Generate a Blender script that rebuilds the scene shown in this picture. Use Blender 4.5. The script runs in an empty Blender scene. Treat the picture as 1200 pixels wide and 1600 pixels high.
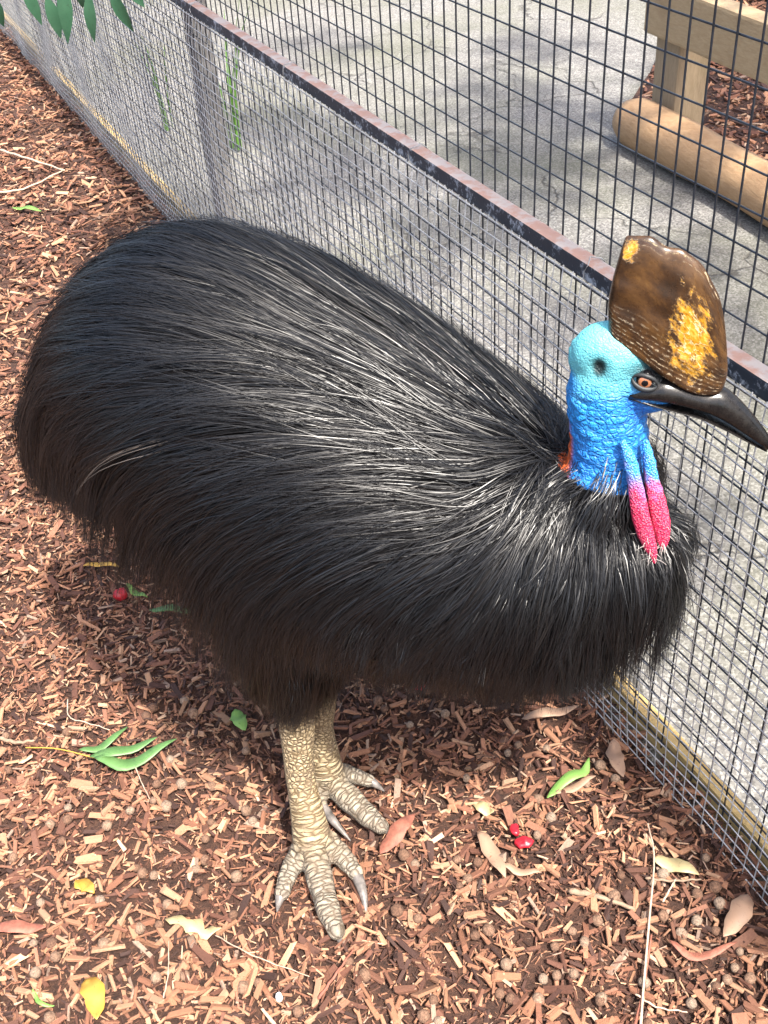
import bpy, bmesh, math, random
import numpy as np
from mathutils import Vector, Matrix
from mathutils.bvhtree import BVHTree

random.seed(7); rng = np.random.default_rng(7)
scene = bpy.context.scene
COL = scene.collection
PI = math.pi

# ------------------------------------------------------------------ camera
FPX = 1743.0; CAM_H = 1.7                       # focal length in pixels of the 1200x1600 frame, lens height
_d = np.array([170.0, 2199.4, FPX]); _d /= np.linalg.norm(_d)
_up = -_d; _f = np.array([0, 0, 1.0]); _y = _f - _up * (_f @ _up); _y /= np.linalg.norm(_y)
RM = np.array([np.cross(_y, _up), _y, _up])     # world = RM @ (right, down, forward)
CAMP = np.array([0, 0, CAM_H])
cam = bpy.data.cameras.new('camera'); camo = bpy.data.objects.new('camera', cam); COL.objects.link(camo)
cam.sensor_fit = 'HORIZONTAL'; cam.sensor_width = 36.0; cam.lens = FPX / 1200 * 36.0
cam.clip_start = 0.05; cam.clip_end = 500
_m = Matrix.Identity(4)
for _i, _v in enumerate((RM @ (1, 0, 0), RM @ (0, -1, 0), RM @ (0, 0, -1), CAMP)):
    for _j in range(3): _m[_j][_i] = _v[_j]
camo.matrix_world = _m; scene.camera = camo

# ------------------------------------------------------------------ light
SUN_EL, SUN_AZ = math.radians(60), math.radians(-62)       # azimuth measured from +X towards +Y
world = bpy.data.worlds.new('World'); scene.world = world; world.use_nodes = True
wn = world.node_tree.nodes; wl = world.node_tree.links; wn.clear()
sky = wn.new('ShaderNodeTexSky'); sky.sky_type = 'NISHITA'; sky.sun_disc = False
sky.sun_elevation = SUN_EL; sky.sun_rotation = PI / 2 - SUN_AZ; sky.air_density = 1.0; sky.dust_density = 5.0; sky.ozone_density = 0.4
bg = wn.new('ShaderNodeBackground'); bg.inputs['Strength'].default_value = 0.125
wo = wn.new('ShaderNodeOutputWorld'); wl.new(sky.outputs[0], bg.inputs[0]); wl.new(bg.outputs[0], wo.inputs[0])
sl = bpy.data.lights.new('sun', 'SUN'); sl.energy = 3.3; sl.angle = math.radians(1.5); sl.color = (1.0, 0.95, 0.87)
so = bpy.data.objects.new('sun', sl); COL.objects.link(so)
sd = Vector((math.cos(SUN_EL) * math.cos(SUN_AZ), math.cos(SUN_EL) * math.sin(SUN_AZ), math.sin(SUN_EL)))
so.rotation_euler = sd.to_track_quat('Z', 'Y').to_euler()
vs = scene.view_settings; vs.view_transform = 'Standard'; vs.look = 'None'; vs.exposure = 1.82; vs.gamma = 1.0
scene.render.engine = 'CYCLES'; scene.cycles.max_bounces = 5; scene.cycles.diffuse_bounces = 2
scene.cycles.glossy_bounces = 2; scene.cycles.transparent_max_bounces = 6; scene.cycles.use_denoising = True

# ------------------------------------------------------------------ helpers
def ray(u, v):
    d = np.array([u - 600, v - 800, FPX]); d /= np.linalg.norm(d); return RM @ d
def ground(u, v, z=0.0):                         # where a line of sight meets a level plane
    d = ray(u, v); return CAMP + d * ((z - CAM_H) / d[2])

class NT:                                        # small node-tree writer
    def __init__(s, name):
        s.m = bpy.data.materials.new(name); s.m.use_nodes = True; s.t = s.m.node_tree; s.t.nodes.clear()
        s.out = s.n('ShaderNodeOutputMaterial'); s.b = s.n('ShaderNodeBsdfPrincipled'); s.l(s.b.outputs[0], s.out.inputs[0])
    def n(s, k, **p):
        o = s.t.nodes.new(k)
        for a, b in p.items(): setattr(o, a, b)
        return o
    def l(s, a, b): s.t.links.new(a, b)
    def put(s, sock, v):
        if hasattr(v, 'node'): s.l(v, sock)
        else: sock.default_value = v
    def set(s, **k):
        for a, v in k.items(): s.put(s.b.inputs[a.replace('_', ' ')], v)
        return s
    def pos(s, kind='Object', scale=(1, 1, 1)):
        o = s.n('ShaderNodeTexCoord').outputs[kind]
        mp = s.n('ShaderNodeMapping'); mp.inputs['Scale'].default_value = scale; s.l(o, mp.inputs[0]); return mp.outputs[0]
    def noise(s, v, scale, detail=4, rough=0.55, dist=0.0):
        o = s.n('ShaderNodeTexNoise'); s.l(v, o.inputs['Vector']); o.inputs['Scale'].default_value = scale
        o.inputs['Detail'].default_value = detail; o.inputs['Roughness'].default_value = rough; o.inputs['Distortion'].default_value = dist
        return o.outputs['Fac']
    def voro(s, v, scale, feature='F1', out='Distance', rnd=1.0):
        o = s.n('ShaderNodeTexVoronoi', feature=feature); s.l(v, o.inputs['Vector']); o.inputs['Scale'].default_value = scale
        o.inputs['Randomness'].default_value = rnd; return o.outputs[out]
    def ramp(s, f, stops, interp='LINEAR'):
        o = s.n('ShaderNodeValToRGB'); e = o.color_ramp.elements; o.color_ramp.interpolation = interp
        while len(e) < len(stops): e.new(0.5)
        for i, (p, c) in enumerate(stops):
            e[i].position = p; e[i].color = tuple(c) + (1,) if hasattr(c, '__len__') else (c, c, c, 1)
        s.l(f, o.inputs[0]); return o.outputs[0]
    def math(s, op, a, b=0.0, clamp=False):
        o = s.n('ShaderNodeMath', operation=op, use_clamp=clamp); s.put(o.inputs[0], a); s.put(o.inputs[1], b); return o.outputs[0]
    def mix(s, f, a, b, mode='MIX'):
        o = s.n('ShaderNodeMix', data_type='RGBA', blend_type=mode); s.put(o.inputs[0], f)
        for i, v in ((6, a), (7, b)): s.put(o.inputs[i], v if hasattr(v, 'node') or len(v) == 4 else tuple(v) + (1,))
        return o.outputs[2]
    def attr(s, name, out='Color'): 
        o = s.n('ShaderNodeAttribute'); o.attribute_name = name; return o.outputs[out]
    def bump(s, h, strength=0.5, dist=0.01):
        o = s.n('ShaderNodeBump'); o.inputs['Strength'].default_value = strength; o.inputs['Distance'].default_value = dist
        s.l(h, o.inputs['Height']); s.l(o.outputs[0], s.b.inputs['Normal']); return o.outputs[0]

def tag(o, label=None, cat=None, group=None, kind=None):
    for k, v in (('label', label), ('category', cat), ('group', group), ('kind', kind)):
        if v: o[k] = v
    return o
def mesh_np(name, V, Q, col=None, smooth=True, attrs=None):     # mesh from arrays: V (n,3), Q (m,4) or (m,3)
    me = bpy.data.meshes.new(name); V = np.asarray(V, np.float32); Q = np.asarray(Q, np.int32)
    k = Q.shape[1]; me.vertices.add(len(V)); me.vertices.foreach_set('co', V.ravel())
    me.loops.add(Q.size); me.loops.foreach_set('vertex_index', Q.ravel())
    me.polygons.add(len(Q)); me.polygons.foreach_set('loop_start', np.arange(0, Q.size, k, dtype=np.int32))
    me.update(calc_edges=True)
    me.polygons.foreach_set('use_smooth', np.full(len(Q), smooth))
    if col is not None:
        a = me.color_attributes.new('col', 'FLOAT_COLOR', 'POINT'); c = np.ones((len(V), 4), np.float32); c[:, :3] = col
        a.data.foreach_set('color', c.ravel())
    for n_, v_ in (attrs or {}).items():
        a = me.attributes.new(n_, 'FLOAT', 'POINT'); a.data.foreach_set('value', np.asarray(v_, np.float32))
    me.validate(); return me
def link(name, me, mat=None, parent=None):
    o = bpy.data.objects.new(name, me); COL.objects.link(o)
    if mat and not me.materials: me.materials.append(mat)
    if parent: o.parent = parent
    return o
def empty(name, loc, rz=0.0):
    o = bpy.data.objects.new(name, None); COL.objects.link(o); o.location = loc; o.rotation_euler = (0, 0, rz); o.empty_display_size = 0.1
    return o
def child(name, me, mat, root):                  # mesh given in world coordinates, parented to an unrotated root
    o = link(name, me, mat, root); o.matrix_parent_inverse = Matrix.Translation(-root.location); return o
def frames(P, up=(0, 0, 1)):                     # tangent and side vectors along a polyline
    P = np.asarray(P, float); T = np.gradient(P, axis=0); T /= np.linalg.norm(T, axis=1)[:, None] + 1e-9
    S = np.cross(T, np.asarray(up, float)); bad = np.linalg.norm(S, axis=1) < 1e-3
    S[bad] = np.cross(T[bad], (1, 0.2, 0)); S /= np.linalg.norm(S, axis=1)[:, None]
    return T, S, np.cross(S, T)
def tube(P, R, seg=12, R2=None, cap=3, up=(0, 0, 1)):   # closed tube, round ends; R across, R2 along the up side
    P = np.asarray(P, float); R = np.broadcast_to(np.asarray(R, float), (len(P),)).copy()
    R2 = R.copy() if R2 is None else np.broadcast_to(np.asarray(R2, float), (len(P),)).copy()
    T, S, U = frames(P, up); C, A, B, SS, UU = [], [], [], [], []
    for k in range(cap):
        t = math.sin((k + 0.15) / cap * PI / 2); c = math.cos((k + 0.15) / cap * PI / 2)
        C.append(P[0] - T[0] * R[0] * c); A.append(R[0] * t); B.append(R2[0] * t); SS.append(S[0]); UU.append(U[0])
    for k in range(len(P)): C.append(P[k]); A.append(R[k]); B.append(R2[k]); SS.append(S[k]); UU.append(U[k])
    for k in range(cap - 1, -1, -1):
        t = math.sin((k + 0.15) / cap * PI / 2); c = math.cos((k + 0.15) / cap * PI / 2)
        C.append(P[-1] + T[-1] * R[-1] * c); A.append(R[-1] * t); B.append(R2[-1] * t); SS.append(S[-1]); UU.append(U[-1])
    C = np.array(C); A = np.array(A); B = np.array(B); SS = np.array(SS); UU = np.array(UU)
    th = np.arange(seg) / seg * 2 * PI
    V = C[:, None] + SS[:, None] * (A[:, None] * np.cos(th))[..., None] + UU[:, None] * (B[:, None] * np.sin(th))[..., None]
    n = len(C); V = V.reshape(-1, 3); Q = []
    for i in range(n - 1):
        for j in range(seg):
            a = i * seg + j; b = i * seg + (j + 1) % seg; Q.append((a, a + seg, b + seg, b))
    V = np.vstack([V, C[:1], C[-1:]])
    for j in range(seg):
        b = (j + 1) % seg; Q.append((len(V) - 2, j, b, len(V) - 2)); Q.append((len(V) - 1, (n - 1) * seg + b, (n - 1) * seg + j, len(V) - 1))
    return V, Q
def poly_mesh(name, parts, smooth=True):         # join several (V, faces) into one mesh
    bm_v, bm_f, o = [], [], 0
    for V, F in parts:
        bm_v += [tuple(v) for v in V]
        for f in F:
            g = []
            for i in f:
                if not g or (i + o) not in g: g.append(i + o)
            bm_f.append(tuple(g))
        o += len(V)
    me = bpy.data.meshes.new(name); me.from_pydata(bm_v, [], bm_f); me.update()
    me.polygons.foreach_set('use_smooth', np.full(len(me.polygons), smooth)); return me
def spline(P, n):                                # Catmull-Rom resample
    P = np.asarray(P, float); Q = np.vstack([2 * P[0] - P[1], P, 2 * P[-1] - P[-2]]); t = np.linspace(0, len(P) - 1 - 1e-6, n); i = t.astype(int); f = (t - i)
    f = f.reshape((-1,) + (1,) * (P.ndim - 1)); a, b, c, d = Q[i], Q[i + 1], Q[i + 2], Q[i + 3]
    return 0.5 * (2 * b + (c - a) * f + (2 * a - 5 * b + 4 * c - d) * f ** 2 + (3 * b - a - 3 * c + d) * f ** 3)
def box(c, ax, ay, az):                          # box from centre and three half-axis vectors
    c, ax, ay, az = map(lambda q: np.asarray(q, float), (c, ax, ay, az))
    V = [c + i * ax + j * ay + k * az for k in (-1, 1) for j in (-1, 1) for i in (-1, 1)]
    return V, [(0, 2, 3, 1), (4, 5, 7, 6), (0, 1, 5, 4), (2, 6, 7, 3), (0, 4, 6, 2), (1, 3, 7, 5)]
def bevel(me, w, seg=2):
    bm = bmesh.new(); bm.from_mesh(me); bmesh.ops.bevel(bm, geom=bm.edges[:], offset=w, segments=seg, profile=0.7, affect='EDGES'); bm.to_mesh(me); bm.free(); return me
_ph = rng.uniform(0, 6.28, (40,)); _kk = rng.normal(0, 1, (40, 3)); _kk /= np.linalg.norm(_kk, axis=1)[:, None]
def wobble(p, wl, k0=0, n=6):                    # smooth pseudo-noise in about -1..1
    p = np.asarray(p, float); r = 0
    for i in range(k0, k0 + n): r = r + np.sin((p @ _kk[i % 40]) * 2 * PI / (wl * (0.7 + 0.6 * ((i * 0.37) % 1))) + _ph[i % 40])
    return r / math.sqrt(n) * 0.8

# ------------------------------------------------------------------ materials
def mat_mulch_soil():
    m = NT('dark_mulch_soil'); p = m.pos()
    c = m.ramp(m.noise(p, 60, 8, 0.7), [(0.3, (0.022, 0.010, 0.007)), (0.55, (0.075, 0.033, 0.020)), (0.75, (0.16, 0.078, 0.045))])
    m.set(Base_Color=c, Roughness=0.95); m.bump(m.noise(p, 90, 6, 0.7), 0.9, 0.02); return m.m
def mat_chip(individual):
    m = NT('wood_chip_single' if individual else 'wood_chip_mass'); p = m.pos()
    if individual:
        r = m.n('ShaderNodeObjectInfo').outputs['Random']
        base = m.ramp(r, [(0, (0.10, 0.042, 0.026)), (0.25, (0.24, 0.105, 0.058)), (0.5, (0.34, 0.165, 0.09)), (0.75, (0.38, 0.20, 0.115)), (1, (0.43, 0.26, 0.16))])
    else: base = m.attr('col')
    g = m.noise(m.pos('Object', (1, 1, 1)), 260, 3, 0.6)
    m.set(Base_Color=m.mix(m.math('MULTIPLY', g, 0.75), base, m.mix(1.0, base, (0.35, 0.28, 0.25), 'MULTIPLY')), Roughness=0.82)
    m.bump(g, 0.5, 0.002); return m.m
def mat_plumage():
    m = NT('black_plumage'); m.set(Base_Color=m.attr('col'), Roughness=0.38); m.b.inputs['Specular IOR Level'].default_value = 0.56; return m.m
def mat_under():
    m = NT('dark_down'); m.set(Base_Color=(0.005, 0.005, 0.0055, 1), Roughness=0.9, Specular_IOR_Level=0.05); return m.m
def mat_skin():
    m = NT('blue_wrinkled_skin'); p = m.pos(); c = m.attr('col'); w = m.attr('wrinkle', 'Fac')
    warp = m.n('ShaderNodeVectorMath', operation='ADD'); m.l(p, warp.inputs[0])
    nz = m.n('ShaderNodeTexNoise'); m.l(p, nz.inputs['Vector']); nz.inputs['Scale'].default_value = 60
    sc = m.n('ShaderNodeVectorMath', operation='SCALE'); m.l(nz.outputs['Color'], sc.inputs[0]); sc.inputs['Scale'].default_value = 0.013
    m.l(sc.outputs[0], warp.inputs[1])
    mp = m.n('ShaderNodeMapping'); m.l(warp.outputs[0], mp.inputs[0]); mp.inputs['Scale'].default_value = (1, 1, 1.35)
    big = m.voro(mp.outputs[0], 105, 'DISTANCE_TO_EDGE'); fine = m.voro(p, 420, 'F1')
    h = m.math('ADD', m.math('MULTIPLY', m.math('MINIMUM', big, 0.22), m.math('MULTIPLY', w, 2.4)), m.math('ADD', m.math('MULTIPLY', fine, -0.35), m.math('MULTIPLY', m.noise(mp.outputs[0], 140, 4, 0.6), 0.7)))
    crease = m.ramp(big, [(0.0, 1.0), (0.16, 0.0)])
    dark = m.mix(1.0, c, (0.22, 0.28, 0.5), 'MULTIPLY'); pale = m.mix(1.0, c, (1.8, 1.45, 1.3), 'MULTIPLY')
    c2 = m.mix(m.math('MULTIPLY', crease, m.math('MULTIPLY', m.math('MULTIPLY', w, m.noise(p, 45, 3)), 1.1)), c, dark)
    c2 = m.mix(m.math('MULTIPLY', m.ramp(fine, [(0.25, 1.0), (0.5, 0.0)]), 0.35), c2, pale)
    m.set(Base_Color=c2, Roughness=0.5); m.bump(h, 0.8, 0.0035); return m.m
def mat_leg():
    m = NT('scaled_leg_skin'); p = m.pos(); u = m.attr('along', 'Fac'); fr = m.attr('front', 'Fac'); an = m.attr('around', 'Fac'); st_ = m.attr('stretch', 'Fac'); tint = m.attr('col')
    nz = m.noise(p, 70, 3); nz2 = m.noise(p, 220, 3)
    cm_ = m.n('ShaderNodeCombineXYZ'); m.l(m.math('MULTIPLY', an, st_), cm_.inputs[0]); m.l(m.math('ADD', u, m.math('MULTIPLY', nz, 0.007)), cm_.inputs[1])
    scute = m.math('MINIMUM', m.math('MULTIPLY', m.voro(cm_.outputs[0], 128, 'DISTANCE_TO_EDGE', rnd=0.75), 3.4), 1.0)
    cell = m.math('MINIMUM', m.math('MULTIPLY', m.voro(p, 300, 'DISTANCE_TO_EDGE'), 3.2), 1.0)
    h = m.n('ShaderNodeMix', data_type='FLOAT'); m.put(h.inputs[0], m.ramp(m.math('ADD', fr, m.math('MULTIPLY', nz, 0.15)), [(0.62, 0.0), (0.72, 1.0)])); m.l(cell, h.inputs[2]); m.l(scute, h.inputs[3]); h = h.outputs[0]
    groove = m.mix(1.0, tint, (0.34, 0.29, 0.24), 'MULTIPLY'); hi = m.mix(0.5, tint, (0.72, 0.58, 0.36))
    c = m.mix(m.ramp(h, [(0.05, 0.0), (0.42, 1.0)]), groove, tint); c = m.mix(m.math('MULTIPLY', m.ramp(h, [(0.7, 0.0), (1.0, 1.0)]), m.ramp(nz, [(0.35, 0.0), (0.65, 1.0)])), c, hi)
    c = m.mix(m.math('MULTIPLY', nz2, 0.45), c, m.mix(1.0, c, (0.5, 0.46, 0.42), 'MULTIPLY'))
    dirt = m.ramp(m.noise(p, 32, 5, 0.65), [(0.48, 0.0), (0.72, 0.75)]); c = m.mix(dirt, c, (0.17, 0.125, 0.085))
    m.set(Base_Color=c, Roughness=0.68); m.bump(m.math('ADD', h, m.math('MULTIPLY', nz2, 0.3)), 0.9, 0.004); return m.m
def mat_casque():
    m = NT('brown_horn_casque'); p = m.pos(); u = m.attr('cu', 'Fac'); v = m.attr('cv', 'Fac')
    cmb = m.n('ShaderNodeCombineXYZ'); m.l(u, cmb.inputs[0]); m.l(v, cmb.inputs[1]); q = cmb.outputs[0]
    nz = m.noise(q, 5, 5, 0.6); fine = m.noise(q, 26, 5, 0.65); low = m.ramp(v, [(0.02, 1.0), (0.40, 0.0)])
    # growth layers run parallel to the base, plainest near it
    layer = m.math('SINE', m.math('ADD', m.math('MULTIPLY', v, 150), m.math('MULTIPLY', m.noise(q, 3.5, 5, 0.6), 14)))
    base = m.ramp(m.math('ADD', nz, m.math('MULTIPLY', m.math('MULTIPLY', layer, 0.07), low)), [(0.25, (0.012, 0.007, 0.004)), (0.45, (0.032, 0.015, 0.006)), (0.62, (0.075, 0.036, 0.012)), (0.8, (0.14, 0.075, 0.025))])
    # worn golden patch
    du = m.math('DIVIDE', m.math('SUBTRACT', u, 0.69), 0.20); dv = m.math('DIVIDE', m.math('SUBTRACT', v, 0.42), 0.45)
    dd = m.math('SQRT', m.math('ADD', m.math('MULTIPLY', du, du), m.math('MULTIPLY', dv, dv)))
    eu = m.math('DIVIDE', m.math('SUBTRACT', u, 0.16), 0.10); ev = m.math('DIVIDE', m.math('SUBTRACT', v, 0.86), 0.13)
    dd = m.math('MINIMUM', dd, m.math('ADD', m.math('SQRT', m.math('ADD', m.math('MULTIPLY', eu, eu), m.math('MULTIPLY', ev, ev))), 0.15))
    pm = m.ramp(m.math('ADD', dd, m.math('MULTIPLY', m.math('SUBTRACT', m.noise(q, 8, 8, 0.75), 0.5), 3.4)), [(0.50, 1.0), (0.80, 0.0)])
    gold = m.ramp(fine, [(0.3, (0.16, 0.06, 0.008)), (0.5, (0.46, 0.22, 0.012)), (0.68, (0.60, 0.38, 0.10))])
    c = m.mix(m.math('MULTIPLY', pm, 0.9), base, gold)
    # pale flaking rims
    vv = m.n('ShaderNodeVectorMath', operation='ADD'); m.l(q, vv.inputs[0])
    nc = m.n('ShaderNodeTexNoise'); m.l(q, nc.inputs['Vector']); nc.inputs['Scale'].default_value = 11; nc.inputs['Detail'].default_value = 5
    scn = m.n('ShaderNodeVectorMath', operation='SCALE'); m.l(nc.outputs['Color'], scn.inputs[0]); scn.inputs['Scale'].default_value = 0.22; m.l(scn.outputs[0], vv.inputs[1])
    edge = m.ramp(m.voro(vv.outputs[0], 8, 'DISTANCE_TO_EDGE'), [(0.010, 1.0), (0.036, 0.0)])
    zone = m.ramp(m.math('ADD', dd, m.math('MULTIPLY', m.noise(q, 5, 3), 0.8)), [(0.9, 1.0), (1.5, 0.0)])
    zone = m.math('MULTIPLY', zone, m.ramp(m.noise(q, 13, 4, 0.6), [(0.42, 0.0), (0.50, 1.0)]))
    rim = m.ramp(m.math('ABSOLUTE', m.math('SUBTRACT', v, 0.5)), [(0.40, 0.0), (0.49, 1.0)])
    flecks = m.ramp(m.math('ADD', m.math('MULTIPLY', layer, 0.10), m.noise(q, 22, 6, 0.8)), [(0.60, 0.0), (0.68, 1.0)])
    k = m.math('MAXIMUM', m.math('MULTIPLY', edge, zone), m.math('MULTIPLY', flecks, m.math('MAXIMUM', low, rim)))
    c = m.mix(m.math('MULTIPLY', k, 0.7), c, (0.55, 0.44, 0.28))
    m.set(Base_Color=c, Roughness=m.ramp(m.math('ADD', k, m.math('MULTIPLY', fine, 0.5)), [(0.1, 0.20), (0.35, 0.36), (1, 0.6)]))
    m.bump(m.math('ADD', m.math('MULTIPLY', k, 0.5), m.math('ADD', m.math('MULTIPLY', m.math('MULTIPLY', layer, 0.06), low), m.math('MULTIPLY', pm, -0.4))), 0.6, 0.002); return m.m
def mat_beak():
    m = NT('black_horn_beak'); p = m.pos('Object'); n_ = m.noise(p, 80, 5, 0.65)
    m.set(Base_Color=m.ramp(n_, [(0.3, (0.004, 0.004, 0.0045)), (0.7, (0.014, 0.012, 0.011))]), Specular_IOR_Level=0.4, Roughness=m.ramp(n_, [(0.3, 0.16), (0.7, 0.36)])); m.bump(n_, 0.25, 0.002); return m.m
def mat_wattle():
    m = NT('wattle_skin'); p = m.pos(); f1 = m.voro(p, 380, 'F1')
    c = m.attr('col'); m.set(Base_Color=m.mix(m.math('MULTIPLY', m.ramp(f1, [(0.15, 1.0), (0.5, 0.0)]), 0.4), c, m.mix(0.4, c, (0.95, 0.75, 0.85))), Roughness=0.55)
    m.bump(f1, -0.8, 0.003) if False else m.bump(m.math('MULTIPLY', f1, -1.0), 0.8, 0.003); return m.m
def mat_simple(name, col, rough=0.5, var=0.0, scale=30, bump=0.0, metal=0.0, stretch=(1, 1, 1)):
    m = NT(name); c = tuple(col) + (1,)
    p = m.pos('Object', stretch); n_ = m.noise(p, scale, 5, 0.65)
    if var: c = m.mix(m.ramp(n_, [(0.3, 0.0), (0.7, 1.0)]), [x * (1 - var) for x in col], [min(1, x * (1 + var)) for x in col])
    m.set(Base_Color=c, Roughness=rough, Metallic=metal)
    if bump: m.bump(n_, bump, 0.004)
    return m.m
def mat_nut():
    m = NT('dry_seed_husk'); n_ = m.noise(m.pos('Object', (1, 1, 3)), 2.2, 6, 0.7); r = m.n('ShaderNodeObjectInfo').outputs['Random']
    base = m.ramp(r, [(0, (0.15, 0.075, 0.045)), (0.4, (0.26, 0.15, 0.095)), (0.75, (0.33, 0.225, 0.155)), (1, (0.36, 0.27, 0.20))])
    m.set(Base_Color=m.mix(m.ramp(n_, [(0.35, 0.0), (0.65, 1.0)]), m.mix(1.0, base, (0.3, 0.26, 0.24), 'MULTIPLY'), base), Roughness=0.9); m.bump(n_, 0.6, 0.006); return m.m
def mat_rail():
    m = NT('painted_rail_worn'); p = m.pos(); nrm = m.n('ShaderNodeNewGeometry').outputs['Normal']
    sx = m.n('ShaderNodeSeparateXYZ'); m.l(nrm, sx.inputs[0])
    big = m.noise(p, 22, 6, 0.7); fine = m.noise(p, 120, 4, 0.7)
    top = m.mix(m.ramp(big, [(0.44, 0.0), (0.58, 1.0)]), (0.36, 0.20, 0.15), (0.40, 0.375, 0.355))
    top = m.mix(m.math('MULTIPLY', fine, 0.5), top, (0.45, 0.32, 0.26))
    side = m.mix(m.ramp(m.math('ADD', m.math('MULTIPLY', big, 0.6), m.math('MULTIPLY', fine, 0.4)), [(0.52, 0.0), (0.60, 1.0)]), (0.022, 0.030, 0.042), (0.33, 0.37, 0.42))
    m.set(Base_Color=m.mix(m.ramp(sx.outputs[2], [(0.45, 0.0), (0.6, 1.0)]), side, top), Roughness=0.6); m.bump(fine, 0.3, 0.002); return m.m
def mat_asphalt():
    m = NT('old_asphalt'); p = m.pos()
    agg = m.voro(p, 170, 'F1', 'Color'); bw = m.n('ShaderNodeRGBToBW'); m.l(agg, bw.inputs[0])
    big = m.noise(p, 1.3, 5, 0.6); mid = m.noise(p, 14, 5, 0.65)
    c = m.ramp(bw.outputs[0], [(0.1, (0.085, 0.080, 0.074)), (0.5, (0.150, 0.143, 0.132)), (0.9, (0.27, 0.26, 0.24))])
    c = m.mix(m.ramp(big, [(0.42, 0.0), (0.7, 0.55)]), c, (0.085, 0.090, 0.045))
    c = m.mix(m.ramp(mid, [(0.55, 0.0), (0.8, 0.6)]), c, (0.18, 0.165, 0.15))
    vv = m.n('ShaderNodeVectorMath', operation='ADD'); m.l(p, vv.inputs[0])
    nc = m.n('ShaderNodeTexNoise'); m.l(p, nc.inputs['Vector']); nc.inputs['Scale'].default_value = 5; nc.inputs['Detail'].default_value = 6
    sc = m.n('ShaderNodeVectorMath', operation='SCALE'); m.l(nc.outputs['Color'], sc.inputs[0]); sc.inputs['Scale'].default_value = 0.25; m.l(sc.outputs[0], vv.inputs[1])
    crack = m.ramp(m.voro(vv.outputs[0], 1.35, 'DISTANCE_TO_EDGE'), [(0.0, 1.0), (0.011, 0.0)])
    crack = m.math('MULTIPLY', crack, m.ramp(m.noise(p, 2.2, 2), [(0.45, 0.0), (0.55, 1.0)]))
    c = m.mix(m.math('MULTIPLY', crack, 0.85), c, (0.04, 0.035, 0.03))
    m.set(Base_Color=c, Roughness=0.85); m.bump(m.math('SUBTRACT', bw.outputs[0], m.math('MULTIPLY', crack, 2.0)), 0.6, 0.005); return m.m
def mat_wood(name, a, b, dark, axis_scale, rough=0.7):
    m = NT(name); g = m.noise(m.pos('Object', axis_scale), 6, 8, 0.65, 0.6); p = m.pos(); blot = m.noise(p, 5, 4)
    c = m.ramp(g, [(0.3, a), (0.7, b)]); c = m.mix(m.ramp(blot, [(0.52, 0.0), (0.78, 0.65)]), c, dark)
    m.set(Base_Color=c, Roughness=rough); m.bump(g, 0.4, 0.006); return m.m
def mat_leaf(name, a, b, rough=0.45, trans=0.25):
    m = NT(name); p = m.pos(); n_ = m.noise(p, 35, 4); r = m.n('ShaderNodeObjectInfo').outputs['Random']
    c = m.mix(n_, a, b); c = m.mix(m.ramp(m.noise(p, 160, 4, 0.7), [(0.60, 0.0), (0.70, 0.7)]), c, [x * 0.45 + 0.02 for x in (a[0], a[1] * 0.8, a[2] * 0.7)]); m.set(Base_Color=c, Roughness=rough)
    tr = m.n('ShaderNodeBsdfTranslucent'); m.l(c, tr.inputs[0]); mx = m.n('ShaderNodeMixShader'); mx.inputs[0].default_value = trans
    m.l(m.b.outputs[0], mx.inputs[1]); m.l(tr.outputs[0], mx.inputs[2]); m.l(mx.outputs[0], m.out.inputs[0]); m.bump(n_, 0.3, 0.002); return m.m
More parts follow.
